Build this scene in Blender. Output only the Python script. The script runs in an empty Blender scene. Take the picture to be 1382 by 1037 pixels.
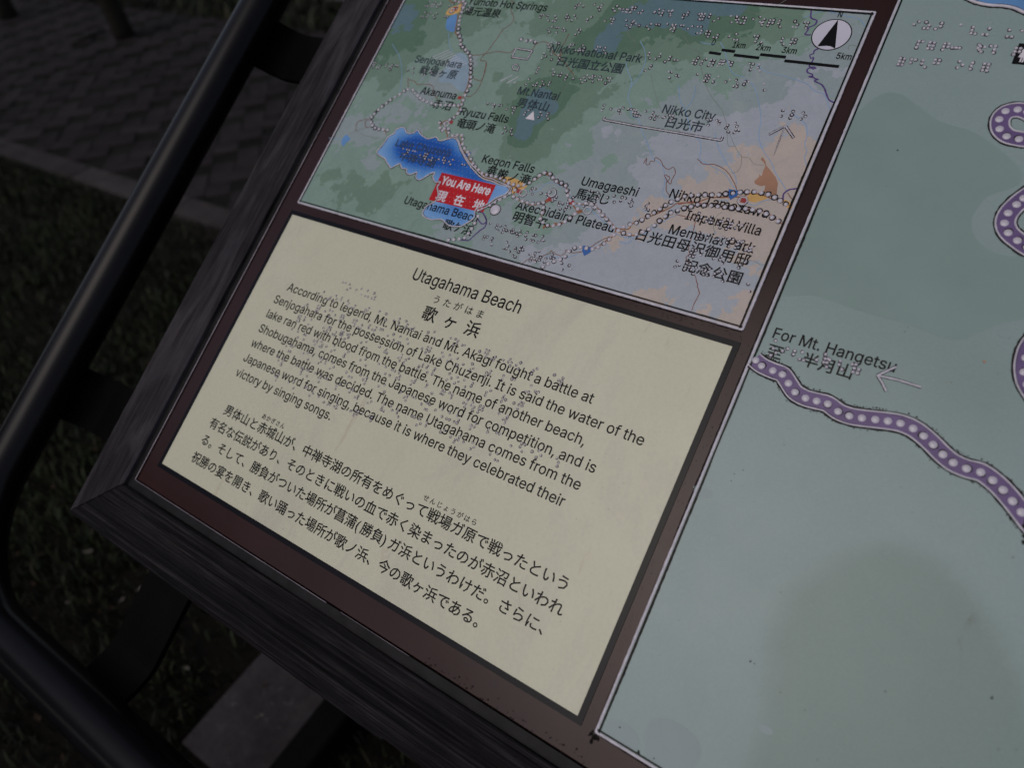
import bpy, math, random, json
import numpy as np
from mathutils import Matrix, Vector
from mathutils.geometry import delaunay_2d_cdt

random.seed(7); rng = np.random.default_rng(7)
scene = bpy.context.scene
col = scene.collection

# ------------------------------------------------------------------ frame of the place
# world: X along the foot of the board, Y away from the reader, Z up (metres).
# the board's face is tilted 31 degrees; its own axes are u (right), v (up the slope), w (out of the face)
TILT = math.radians(31.0)
BOARD_Z = 0.80
BOARD_M = Matrix.Translation((0, 0, BOARD_Z)) @ Matrix.Rotation(TILT, 4, 'X')
W = np.array([[0.8312291, 0.31678059, -0.45684598],
              [0.54619082, -0.61850003, 0.56491885],
              [-0.10360393, -0.71910206, -0.68713787]])     # columns: camera right, camera down, camera forward
CAM = np.array([0.5210, -0.1411, 1.2490])
FOC = 953.74

# ------------------------------------------------------------------ camera
cd = bpy.data.cameras.new('camera'); cam = bpy.data.objects.new('camera', cd); col.objects.link(cam)
cd.sensor_fit = 'HORIZONTAL'; cd.sensor_width = 17.3; cd.lens = FOC / 1382 * 17.3
cd.clip_start = 0.02; cd.clip_end = 400
cd.dof.use_dof = True; cd.dof.focus_distance = 0.515; cd.dof.aperture_fstop = 2.3
m = Matrix.Identity(4)
for i in range(3):
    m[i][0] = W[i][0]; m[i][1] = -W[i][1]; m[i][2] = -W[i][2]; m[i][3] = CAM[i]
cam.matrix_world = m
scene.camera = cam

# ------------------------------------------------------------------ light: dull overcast daylight, exposed dark
SUN_EL, SUN_ROT = math.radians(60), math.radians(195)
wd = bpy.data.worlds.new('World'); scene.world = wd; wd.use_nodes = True
nt = wd.node_tree; bgn = nt.nodes['Background']
sky = nt.nodes.new('ShaderNodeTexSky'); sky.sky_type = 'NISHITA'; sky.sun_disc = False
sky.sun_elevation = SUN_EL; sky.sun_rotation = SUN_ROT; sky.dust_density = 3.0; sky.air_density = 1.0; sky.ozone_density = 1.0
hs = nt.nodes.new('ShaderNodeHueSaturation'); hs.inputs['Saturation'].default_value = 0.70
nt.links.new(sky.outputs[0], hs.inputs['Color'])
tint = nt.nodes.new('ShaderNodeMix'); tint.data_type = 'RGBA'; tint.blend_type = 'MULTIPLY'; tint.inputs[0].default_value = 1
tint.inputs[7].default_value = (1.02, 0.985, 1.0, 1)
nt.links.new(hs.outputs[0], tint.inputs[6]); nt.links.new(tint.outputs[2], bgn.inputs[0])
bgn.inputs[1].default_value = 0.12
sl = bpy.data.lights.new('sun', 'SUN'); sl.energy = 0.5; sl.angle = math.radians(40); sl.color = (1, 0.95, 0.86)
so = bpy.data.objects.new('sun', sl); col.objects.link(so)
dirv = Vector((math.sin(SUN_ROT) * math.cos(SUN_EL), math.cos(SUN_ROT) * math.cos(SUN_EL), math.sin(SUN_EL)))
so.rotation_euler = dirv.to_track_quat('Z', 'Y').to_euler(); so.location = (0, 0, 20)
vs = scene.view_settings; vs.view_transform = 'Standard'; vs.look = 'None'; vs.gamma = 1.0; vs.use_curve_mapping = False
vs.exposure = -0.38

# ------------------------------------------------------------------ helpers
def tag(o, label=None, cat=None, group=None, kind=None):
    if label: o['label'] = label
    if cat: o['category'] = cat
    if group: o['group'] = group
    if kind: o['kind'] = kind
    return o

def mesh_obj(name, V, Fc, mat=None, parent=None, smooth=False):
    me = bpy.data.meshes.new(name)
    me.from_pydata([tuple(map(float, v)) for v in V], [], [tuple(int(i) for i in f) for f in Fc])
    me.update()
    if mat: me.materials.append(mat)
    if smooth: me.polygons.foreach_set('use_smooth', [True] * len(me.polygons))
    o = bpy.data.objects.new(name, me); col.objects.link(o)
    if parent: o.parent = parent
    return o

def point_in(x_, y_, poly):
    c_ = False; j = len(poly) - 1
    for i in range(len(poly)):
        if (poly[i][1] > y_) != (poly[j][1] > y_) and x_ < (poly[j][0] - poly[i][0]) * (y_ - poly[i][1]) / (poly[j][1] - poly[i][1]) + poly[i][0]: c_ = not c_
        j = i
    return c_
class MB:
    """collects shapes, all in one frame"""
    def __init__(s): s.V = []; s.F = []
    def add(s, V, Fc):
        b = len(s.V); s.V += [tuple(v) for v in V]; s.F += [tuple(i + b for i in f) for f in Fc]
    def box(s, x0, x1, y0, y1, z0, z1, bev=0.0):
        b = bev
        if b <= 0:
            V = [(x, y, z) for z in (z0, z1) for y in (y0, y1) for x in (x0, x1)]
            s.add(V, [(0, 2, 3, 1), (4, 5, 7, 6), (0, 1, 5, 4), (2, 6, 7, 3), (0, 4, 6, 2), (1, 3, 7, 5)])
        else:
            V = [(x0, y0, z0), (x1, y0, z0), (x1, y1, z0), (x0, y1, z0),
                 (x0, y0, z1 - b), (x1, y0, z1 - b), (x1, y1, z1 - b), (x0, y1, z1 - b),
                 (x0 + b, y0 + b, z1), (x1 - b, y0 + b, z1), (x1 - b, y1 - b, z1), (x0 + b, y1 - b, z1)]
            Fc = [(3, 2, 1, 0), (8, 9, 10, 11)]
            for i in range(4):
                j = (i + 1) % 4
                Fc += [(i, j, 4 + j, 4 + i), (4 + i, 4 + j, 8 + j, 8 + i)]
            s.add(V, Fc)
    def prism(s, poly, z0, z1):
        n = len(poly)
        V = [(x, y, z0) for x, y in poly] + [(x, y, z1) for x, y in poly]
        Fc = [tuple(range(n - 1, -1, -1)), tuple(range(n, 2 * n))]
        for i in range(n):
            j = (i + 1) % n; Fc.append((i, j, n + j, n + i))
        s.add(V, Fc)
    def tube(s, pts, r, n=16, closed=False, cap=True):
        P = [Vector(p) for p in pts]; N = len(P); V = []; up = None
        for i, p in enumerate(P):
            a = P[(i - 1) % N] if (closed or i > 0) else p
            b = P[(i + 1) % N] if (closed or i < N - 1) else p
            t = (b - a).normalized()
            if up is None:
                up = Vector((0, 0, 1)) if abs(t.z) < .9 else Vector((1, 0, 0))
            sx = t.cross(up).normalized(); up = sx.cross(t).normalized()
            rr = r[i] if isinstance(r, (list, tuple)) else r
            for k in range(n):
                q = 2 * math.pi * k / n
                V.append(tuple(p + sx * (rr * math.cos(q)) + up * (rr * math.sin(q))))
        Fc = []
        for i in range(N if closed else N - 1):
            a = i * n; b = ((i + 1) % N) * n
            for k in range(n):
                l = (k + 1) % n; Fc.append((a + k, a + l, b + l, b + k))
        if not closed and cap:
            Fc += [tuple(range(n - 1, -1, -1)), tuple((N - 1) * n + k for k in range(n))]
        s.add(V, Fc)
    def build(s, name, mat, parent=None, smooth=False):
        return mesh_obj(name, s.V, s.F, mat, parent, smooth)

# points of the photograph's view carried onto the board's face (u, v in metres)
BR = np.array([[0.8312290962674033, 0.4148169474183154, -0.3701149681558779],
               [0.31678058710789575, -0.9005229397936325, -0.2978397128272364],
               [-0.4568459796802998, 0.13032779841608755, -0.8799468255582055]])
BO = np.array([-0.30949472753344603, 0.07052776095287946, 0.6263049043873303]); BD = -0.45757234929026686
def on_board(x, y):
    r = np.array([(x - 691) / 953.73852, (y - 518.5) / 953.73852, 1.0])
    q = r * (BD / (BR[:, 2] @ r)) - BO
    return float(BR[:, 0] @ q), float(BR[:, 1] @ q)
def on_ground(x, y, z=0.0):
    d = W @ np.array([(x - 691) / FOC, (y - 518.5) / FOC, 1.0])
    p = CAM + d * ((z - CAM[2]) / d[2]); return float(p[0]), float(p[1])

# ------------------------------------------------------------------ materials
def material(name, rough=0.6, color=(.5, .5, .5), spec=0.2, metallic=0.0):
    mt = bpy.data.materials.new(name); mt.use_nodes = True
    b = mt.node_tree.nodes['Principled BSDF']
    b.inputs['Base Color'].default_value = (*color, 1); b.inputs['Roughness'].default_value = rough
    b.inputs['Specular IOR Level'].default_value = spec; b.inputs['Metallic'].default_value = metallic
    return mt, mt.node_tree, b
def N(t, typ, **kw):
    n = t.nodes.new(typ)
    for k, v in kw.items():
        if k in n.inputs: n.inputs[k].default_value = v
        else: setattr(n, k, v)
    return n
def ramp(t, stops, src=None, interp='LINEAR'):
    n = t.nodes.new('ShaderNodeValToRGB'); cr = n.color_ramp; cr.interpolation = interp
    while len(cr.elements) < len(stops): cr.elements.new(0.5)
    for e, (p, c) in zip(cr.elements, stops): e.position = p; e.color = (*c, 1) if len(c) == 3 else c
    if src is not None: t.links.new(src, n.inputs[0])
    return n
def mix(t, a, b, fac, mode='MIX'):
    n = t.nodes.new('ShaderNodeMix'); n.data_type = 'RGBA'; n.blend_type = mode
    for i, v in ((0, fac), (6, a), (7, b)):
        if hasattr(v, 'type') and hasattr(v, 'node'): t.links.new(v, n.inputs[i])
        elif i == 0: n.inputs[0].default_value = v
        else: n.inputs[i].default_value = (*v, 1)
    return n.outputs[2]
def coords(t, scale=(1, 1, 1), kind='Object'):
    tc = t.nodes.new('ShaderNodeTexCoord'); mp = t.nodes.new('ShaderNodeMapping'); mp.inputs['Scale'].default_value = scale
    t.links.new(tc.outputs[kind], mp.inputs[0]); return mp.outputs[0]
def noise(t, vec, scale, detail=4, rough=.55, dist=0.0):
    n = N(t, 'ShaderNodeTexNoise', Scale=scale, Detail=detail, Roughness=rough, Distortion=dist)
    t.links.new(vec, n.inputs['Vector']); return n
def bump(t, b, height, strength=.3, dist=.001):
    n = N(t, 'ShaderNodeBump', Strength=strength, Distance=dist)
    t.links.new(height, n.inputs['Height']); t.links.new(n.outputs[0], b.inputs['Normal']); return n

def specks(t, base, vec, dens=(.0, .03), scale=260, colr=(.03, .022, .02), gate=0.56):
    """tiny dirt specks, clustered"""
    v = N(t, 'ShaderNodeTexVoronoi', Scale=scale); t.links.new(vec, v.inputs['Vector'])
    dot = ramp(t, [(0.0, (1, 1, 1)), (0.16, (0, 0, 0))], v.outputs['Distance'])
    g = noise(t, vec, 9, 3); gr = ramp(t, [(gate, (0, 0, 0)), (gate + .12, (1, 1, 1))], g.outputs[0])
    wn = N(t, 'ShaderNodeTexWhiteNoise'); t.links.new(v.outputs['Color'], wn.inputs['Vector'])
    keep = ramp(t, [(0.8, (0, 0, 0)), (0.82, (1, 1, 1))], wn.outputs['Value'])
    a = mix(t, dot.outputs[0], gr.outputs[0], 1.0, 'MULTIPLY'); a = mix(t, a, keep.outputs[0], 1.0, 'MULTIPLY')
    return mix(t, base, colr, a)

def stains(t, base, colr, amt, sx=90, sy=9, lo=.60, hi=.75):
    """brownish run marks that trail down the slope"""
    vec = coords(t, (sx, sy, 1)); n = noise(t, vec, 1.0, 5, .7, .6)
    r = ramp(t, [(lo, (0, 0, 0)), (hi, (amt, amt, amt))], n.outputs[0])
    return mix(t, base, colr, r.outputs[0])

def plate_finish(t, b, vec, rough=.22):
    n = noise(t, vec, 35, 5, .6)
    r = ramp(t, [(.3, (rough - .02,) * 3), (.7, (rough + .05,) * 3)], n.outputs[0])
    t.links.new(r.outputs[0], b.inputs['Roughness'])
    f = noise(t, vec, 900, 2); bump(t, b, f.outputs[0], .03, .0001)

# cream text plate
MAT = {}
mt, t, b = material('cream_print', .3, spec=.32)
v = coords(t)
n1 = noise(t, v, 7, 4); c = ramp(t, [(.3, (.555, .547, .405)), (.7, (.592, .580, .438))], n1.outputs[0]).outputs[0]
c = stains(t, c, (.38, .30, .22), .6, 75, 14, .63, .78)
c = stains(t, c, (.44, .42, .35), .5, 12, 5, .50, .70)
g = noise(t, v, 420, 2); gr = ramp(t, [(.3, (.96, .96, .96)), (.7, (1.02, 1.02, 1.02))], g.outputs[0])
c = mix(t, c, gr.outputs[0], 1.0, 'MULTIPLY')
c = specks(t, c, v, scale=300, colr=(.10, .06, .04), gate=.50); t.links.new(c, b.inputs['Base Color'])
plate_finish(t, b, v, .30); MAT['cream'] = mt

# brown enamel
mt, t, b = material('brown_enamel', .15, spec=.22)
v = coords(t); n1 = noise(t, v, 12, 4)
c = ramp(t, [(.3, (.022, .0085, .0078)), (.7, (.032, .0125, .0115))], n1.outputs[0]).outputs[0]
n2 = noise(t, v, 60, 6, .7); gr = ramp(t, [(.60, (0, 0, 0)), (.72, (.7, .7, .7))], n2.outputs[0]); c = mix(t, c, (.018, .013, .012), gr.outputs[0])
t.links.new(c, b.inputs['Base Color']); plate_finish(t, b, v, .16); MAT['brown'] = mt

def plain(name, color, rough=.35, var=.12, nscale=40, spec=.2, metallic=0.0, bmp=0.0):
    mt, t, b = material(name, rough, color, spec, metallic)
    v = coords(t); n1 = noise(t, v, nscale, 4)
    lo = tuple(x * (1 - var) for x in color); hi = tuple(x * (1 + var) for x in color)
    t.links.new(ramp(t, [(.3, lo), (.7, hi)], n1.outputs[0]).outputs[0], b.inputs['Base Color'])
    if bmp: bump(t, b, n1.outputs[0], bmp, .001)
    MAT[name] = mt; return mt
plain('black_ink', (.006, .006, .0065), .25, spec=.12)
plain('grey_ink', (.028, .043, .055), .3)
plain('lake_ink', (.035, .055, .085), .3)
plain('white_ink', (.66, .62, .66), .3)
plain('red_ink', (.46, .012, .018), .25)
plain('plate_border', (.004, .0045, .007), .2, spec=.14)
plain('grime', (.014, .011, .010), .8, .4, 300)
plain('soft_grime', (.15, .13, .125), .7, .3, 300)
plain('raised_resin', (.52, .49, .545), .2, .14, 150, spec=.45)
plain('braille_resin', (.47, .44, .45), .15, .2, 300, spec=.5)
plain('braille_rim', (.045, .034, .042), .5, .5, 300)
plain('road_brown', (.28, .115, .055), .35)
plain('road_thin', (.21, .085, .065), .35)
plain('road_faint', (.19, .21, .19), .35)
plain('river_blue', (.22, .36, .56), .35)
plain('route_purple', (.132, .088, .200), .25, .14, 60)
plain('deep_purple', (.10, .06, .20), .25, .1)
plain('town_yellow', (.60, .37, .13), .35)
plain('town_brown', (.35, .19, .12), .35)
plain('marker_red', (.34, .05, .05), .3)
plain('marsh_blue', (.26, .355, .43), .4)
plain('icon_blue', (.035, .12, .36), .3)
plain('water_blue', (.12, .27, .52), .3)
plain('compass_white', (.56, .54, .62), .3, .04)
plain('strip_metal', (.010, .0095, .010), .5, .5, 60, spec=.15, bmp=.2)
plain('edge_highlight', (.26, .22, .245), .3, .4, 30, spec=.4)
plain('tube_paint', (.0035, .003, .004), .25, .3, 25, spec=.16)
plain('bracket_steel', (.0018, .0017, .0018), .6, .3, 30, spec=.05)
plain('bird_lime', (.55, .5, .48), .6)

# map print: stepped height tints read from a height attribute laid on the plate
def map_material():
    mt, t, b = material('relief_map_print', .3)
    v = coords(t)
    at = N(t, 'ShaderNodeAttribute'); at.attribute_name = 'height'
    n1 = noise(t, v, 95, 5, .6, .3); n2 = noise(t, v, 26, 3, .5, .6)
    s = N(t, 'ShaderNodeMath', operation='MULTIPLY_ADD'); t.links.new(n1.outputs[0], s.inputs[0]); s.inputs[1].default_value = 1.9; t.links.new(at.outputs['Fac'], s.inputs[2])
    s2 = N(t, 'ShaderNodeMath', operation='MULTIPLY_ADD'); t.links.new(n2.outputs[0], s2.inputs[0]); s2.inputs[1].default_value = 1.3; t.links.new(s.outputs[0], s2.inputs[2])
    s3 = N(t, 'ShaderNodeMath', operation='SUBTRACT'); t.links.new(s2.outputs[0], s3.inputs[0]); s3.inputs[1].default_value = 1.6
    dv = N(t, 'ShaderNodeMath', operation='DIVIDE'); t.links.new(s3.outputs[0], dv.inputs[0]); dv.inputs[1].default_value = 8.0
    cols = [(.47, .405, .36), (.365, .395, .435), (.285, .345, .35), (.222, .318, .270), (.160, .248, .188), (.104, .184, .128), (.115, .190, .215)]
    edges = [0, .5, 1.6, 2.5, 3.4, 4.35, 5.35]
    r = ramp(t, [(e / 8, c) for e, c in zip(edges, cols)], dv.outputs[0], 'CONSTANT')
    # extra half-steps so the tints look brushed on
    r2 = ramp(t, [(0, (1, 1, 1)), (.42, (.955, .97, .965)), (.5, (1.0, 1.0, 1.0)), (.6, (1.05, 1.04, 1.03))], None, 'CONSTANT')
    n3 = noise(t, v, 40, 4, .6, .8); t.links.new(n3.outputs[0], r2.inputs[0])
    c = mix(t, r.outputs[0], r2.outputs[0], 1.0, 'MULTIPLY')
    g = noise(t, v, 700, 2); gr = ramp(t, [(.3, (.96, .96, .96)), (.7, (1.02, 1.02, 1.02))], g.outputs[0])
    c = mix(t, c, gr.outputs[0], 1.0, 'MULTIPLY')
    c = specks(t, c, v, scale=320, colr=(.06, .05, .04), gate=.52)
    t.links.new(c, b.inputs['Base Color']); plate_finish(t, b, v, .26)
    return mt
MAT['map'] = map_material()

def site_material():
    mt, t, b = material('pale_green_print', .3, spec=.28)
    v = coords(t)
    at = N(t, 'ShaderNodeAttribute'); at.attribute_name = 'height'
    n2 = noise(t, v, 9, 5, .6)
    base = ramp(t, [(.3, (.236, .315, .302)), (.7, (.262, .340, .332))], n2.outputs[0])
    r = ramp(t, [(.0, (0, 0, 0)), (1, (1, 1, 1))], at.outputs['Fac'])
    c = mix(t, base.outputs[0], (.198, .272, .245), r.outputs[0])
    c = stains(t, c, (.13, .125, .12), .5, 45, 5, .655, .76)
    g = noise(t, v, 700, 2); gr = ramp(t, [(.3, (.96, .96, .96)), (.7, (1.02, 1.02, 1.02))], g.outputs[0])
    c = mix(t, c, gr.outputs[0], 1.0, 'MULTIPLY')
    c = specks(t, c, v, scale=180, colr=(.03, .025, .02), gate=.50)
    t.links.new(c, b.inputs['Base Color']); plate_finish(t, b, v, .24)
    return mt
MAT['site'] = site_material()

def lake_material():
    mt, t, b = material('lake_print', .3)
    at = N(t, 'ShaderNodeAttribute'); at.attribute_name = 'height'
    v = coords(t); n1 = noise(t, v, 60, 3)
    s = N(t, 'ShaderNodeMath', operation='MULTIPLY_ADD'); t.links.new(n1.outputs[0], s.inputs[0]); s.inputs[1].default_value = .25; t.links.new(at.outputs['Fac'], s.inputs[2])
    r = ramp(t, [(.1, (.22, .40, .68)), (.38, (.12, .30, .62)), (.75, (.028, .15, .50)), (1.0, (.010, .085, .38))], s.outputs[0])
    t.links.new(r.outputs[0], b.inputs['Base Color']); plate_finish(t, b, v, .26); return mt
MAT['lake'] = lake_material()

def wood_material(name, along_u, lo, mid, hi, arcs=False):
    mt, t, b = material(name, .8, spec=.1)
    sc = (6, 380, 60) if along_u else (380, 6, 60)
    v = coords(t, sc); g = noise(t, v, 1.0, 6, .7, .35)
    sc2 = (22, 1300, 200) if along_u else (1300, 22, 200)
    g2 = noise(t, coords(t, sc2), 1.0, 4, .7)
    c = ramp(t, [(.28, lo), (.5, mid), (.72, hi)], g.outputs[0]).outputs[0]
    f = ramp(t, [(.35, (.40, .40, .40)), (.62, (1.35, 1.33, 1.33))], g2.outputs[0]); c = mix(t, c, f.outputs[0], 1.0, 'MULTIPLY')
    if arcs:
        w = noise(t, coords(t, (34, 6.5, 10)), 1.0, 3, .5, 1.1)
        rr = ramp(t, [(.50, (0, 0, 0)), (.60, (.5, .5, .5)), (.66, (.30, .30, .30)), (.72, (.12, .12, .12))], w.outputs[0])
        c = mix(t, c, (.070, .064, .072), rr.outputs[0])
        w2 = noise(t, coords(t, (260, 5, 10)), 1.0, 3, .6, .3)
        cr = ramp(t, [(.30, (1, 1, 1)), (.335, (0, 0, 0))], w2.outputs[0]); c = mix(t, c, (.015, .013, .014), cr.outputs[0])
    pt = noise(t, coords(t), 22, 4, .6); pr = ramp(t, [(.3, (.72, .72, .74)), (.7, (1.2, 1.18, 1.18))], pt.outputs[0]); c = mix(t, c, pr.outputs[0], 1.0, 'MULTIPLY')
    t.links.new(c, b.inputs['Base Color'])
    ad = N(t, 'ShaderNodeMath', operation='MULTIPLY_ADD'); t.links.new(g2.outputs[0], ad.inputs[0]); ad.inputs[1].default_value = .6; t.links.new(g.outputs[0], ad.inputs[2])
    bump(t, b, ad.outputs[0], .75, .0012)
    MAT[name] = mt
wood_material('weathered_rail', False, (.012, .011, .0122), (.026, .0235, .026), (.046, .042, .046), True)
wood_material('grooved_rail', True, (.0025, .0023, .0026), (.010, .009, .010), (.042, .037, .039))
wood_material('dark_timber', False, (.010, .010, .008), (.017, .016, .013), (.028, .027, .021))

def ground_material(name, stops, scale, bm=.6, rough=.9, extra=None):
    mt, t, b = material(name, rough, spec=.08); v = coords(t, kind='Object')
    n1 = noise(t, v, scale, 8, .7); n2 = noise(t, v, scale * .12, 4)
    c = ramp(t, stops, n1.outputs[0]).outputs[0]
    r = ramp(t, [(.3, (.7, .7, .7)), (.7, (1.3, 1.3, 1.3))], n2.outputs[0]); c = mix(t, c, r.outputs[0], 1.0, 'MULTIPLY')
    if extra:
        n3 = noise(t, v, extra[0], 3, .6); r3 = ramp(t, [(extra[1], (0, 0, 0)), (extra[1] + .08, (1, 1, 1))], n3.outputs[0])
        c = mix(t, c, extra[2], r3.outputs[0])
    oi = N(t, 'ShaderNodeObjectInfo'); rr = ramp(t, [(0, (.72, .72, .72)), (1, (1.3, 1.3, 1.3))], oi.outputs['Random'])
    c = mix(t, c, rr.outputs[0], 1.0, 'MULTIPLY')
    t.links.new(c, b.inputs['Base Color']); bump(t, b, n1.outputs[0], bm, .01); MAT[name] = mt
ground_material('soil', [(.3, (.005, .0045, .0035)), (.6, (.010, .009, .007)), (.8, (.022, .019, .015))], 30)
ground_material('paver_stone', [(.3, (.015, .0128, .0138)), (.7, (.026, .0226, .0238))], 40, .4)
ground_material('paver_joint', [(.3, (.009, .0088, .0075)), (.7, (.015, .0148, .012))], 40)
ground_material('kerb_stone', [(.3, (.034, .031, .032)), (.7, (.055, .049, .050))], 50, .4)
ground_material('slab_concrete', [(.3, (.034, .031, .033)), (.6, (.052, .047, .050)), (.75, (.072, .066, .071))], 60, .5, .9, (45, .64, (.10, .095, .10)))
ground_material('pale_concrete', [(.3, (.13, .13, .14)), (.7, (.2, .2, .22))], 20)
ground_material('leaf_brown', [(.3, (.025, .017, .012)), (.7, (.055, .036, .025))], 20)
ground_material('leaf_pale', [(.3, (.10, .09, .08)), (.7, (.2, .18, .16))], 20)

def blade_material():
    mt, t, b = material('grass_blades', .6, spec=.25)
    gm = N(t, 'ShaderNodeNewGeometry'); pos = noise(t, gm.outputs['Position'], 2.2, 3)
    oi = ramp(t, [(0.0, (.006, .009, .0035)), (.45, (.013, .020, .008)), (.8, (.024, .033, .013)), (1, (.040, .034, .019))], gm.outputs['Random Per Island'])
    r = ramp(t, [(.35, (.55, .52, .5)), (.65, (1.35, 1.3, 1.2))], pos.outputs[0])
    t.links.new(mix(t, oi.outputs[0], r.outputs[0], 1.0, 'MULTIPLY'), b.inputs['Base Color']); MAT['blades'] = mt
blade_material()
mt, t, b = material('tree_leaf', .5, spec=.3)
gm = N(t, 'ShaderNodeNewGeometry'); r = ramp(t, [(0, (.025, .045, .015)), (1, (.07, .11, .035))], gm.outputs['Random Per Island'])
t.links.new(r.outputs[0], b.inputs['Base Color']); MAT['leaf'] = mt
ground_material('bark', [(.3, (.02, .016, .012)), (.7, (.06, .05, .04))], 25, .8)

# ================================================================== LARGE STRUCTURE: the ground
def grid_sheet(x0, x1, y0, y1, step, z, amp, name, mat, kind='structure', hole=None):
    xs = np.arange(x0, x1 + 1e-6, step); ys = np.arange(y0, y1 + 1e-6, step)
    X, Y = np.meshgrid(xs, ys)
    Z = z + amp * (np.sin(X * 3.1 + 1.3 * np.sin(Y * 2.3)) * np.cos(Y * 2.7 + X) + .5 * np.sin(X * 9 + Y * 7))
    Vt = np.stack([X.ravel(), Y.ravel(), Z.ravel()], 1); nx = len(xs)
    Fc = [(j * nx + i, j * nx + i + 1, (j + 1) * nx + i + 1, (j + 1) * nx + i) for j in range(len(ys) - 1) for i in range(nx - 1)]
    o = mesh_obj(name, Vt, Fc, mat, smooth=True); tag(o, kind=kind); return o
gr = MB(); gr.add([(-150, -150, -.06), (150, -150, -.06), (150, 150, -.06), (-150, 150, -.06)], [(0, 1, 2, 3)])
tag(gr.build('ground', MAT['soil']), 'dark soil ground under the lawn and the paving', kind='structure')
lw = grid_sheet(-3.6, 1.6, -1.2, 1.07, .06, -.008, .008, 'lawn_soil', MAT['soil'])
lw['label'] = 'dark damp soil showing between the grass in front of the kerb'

KERB_Y0, KERB_Y1 = 1.075, 1.185
PAVE_Y1 = 2.86
kerb = bpy.data.objects.new('kerb', None); col.objects.link(kerb); kerb.location = (-2.5, 1.13, 0)
tag(kerb, 'low stone kerb between the grass and the herringbone paving', kind='structure')
x = -6.9
while x < 1.6:
    L = .70
    k = MB(); k.box(x + .004 + 2.5, x + L - .004 + 2.5, KERB_Y0 - 1.13, KERB_Y1 - 1.13, -.12, .012 + random.uniform(-.002, .002), .008)
    k.build('kerb_block', MAT['kerb_stone'], kerb); x += L

# herringbone paving, 200 x 100 mm pavers at 45 degrees
pave = MB(); pave.box(-9, 1.6, KERB_Y1 + .001, PAVE_Y1, -.05, -.008)
paving = pave.build('paving', MAT['paver_joint']); tag(paving, 'herringbone brick paving beyond the kerb', kind='structure')
pb = MB(); pb.box(-.0985, .0985, -.0485, .0485, -.02, .0, .005)
paver_me = pb.build('paver', MAT['paver_stone']); paver_mesh = paver_me.data; bpy.data.objects.remove(paver_me)
cells = []
s45 = math.sqrt(.5)
Rr = .1
for i in range(-90, 91):
    for j in range(-90, 91):
        k = (i - j) % 4
        # herringbone in a square lattice of 0.1 m cells: horizontal pavers start where k == 0, vertical ones where k == 2
        if k == 0: cx, cy, a = (i + 1) * Rr, (j + .5) * Rr, 0
        elif k == 3: cx, cy, a = (i + .5) * Rr, (j + 1 - 1) * Rr, math.pi / 2
        else: continue
        wx = s45 * (cx - cy) - 2.9; wy = s45 * (cx + cy) + 2.0
        if -6.9 < wx < -.4 and KERB_Y1 + .05 < wy < PAVE_Y1 - .04:
            cells.append((wx, wy, a + math.pi / 4))
def visible(wx, wy, wz=0, mgn=40):
    q = W.T @ (np.array([wx, wy, wz]) - CAM)
    if q[2] < .05: return None
    px, py = 691 + FOC * q[0] / q[2], 518.5 + FOC * q[1] / q[2]
    return q[2] if (-mgn < px < 1382 + mgn and -mgn < py < 1037 + mgn) else None
vis = sorted([(visible(a, b_, 0), (a, b_, c_)) for a, b_, c_ in cells if visible(a, b_, 0)])
near, rest = [c_ for _, c_ in vis[:296]], [c_ for _, c_ in vis[296:]]
rest += [c_ for c_ in cells if not visible(c_[0], c_[1], 0) and c_[0] > -5.5]
for k, (wx, wy, a) in enumerate(near):
    o = bpy.data.objects.new('paver', paver_mesh); col.objects.link(o); o.parent = paving
    o.location = (wx, wy, random.uniform(-.004, .003)); o.rotation_euler = (random.uniform(-.02, .02), random.uniform(-.02, .02), a)
fp = MB(); base = [tuple(v_.co) for v_ in paver_mesh.vertices]; bf = [tuple(p.vertices) for p in paver_mesh.polygons]
for wx, wy, a in rest:
    ca, sa = math.cos(a), math.sin(a); dz = random.uniform(-.004, .003)
    fp.add([(wx + ca * p[0] - sa * p[1], wy + sa * p[0] + ca * p[1], p[2] + dz) for p in base], bf)
tag(fp.build('far_pavers', MAT['paver_stone'], paving), kind='stuff')

# grass beyond the paving and the pale apron
fl = MB(); fl.box(-14, 3, PAVE_Y1 + .001, 9.0, -.05, -.004); tag(fl.build('far_lawn', MAT['soil']), 'dark earth under the grass beyond the paving', kind='structure')
ap = MB(); ax0, ay0 = on_ground(398, 0); ap.box(-3.75, -1.0, 3.40, 6.2, -.04, .03, .01)
tag(ap.build('pale_path', MAT['pale_concrete']), 'pale concrete path beyond the far grass', kind='structure')

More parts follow.
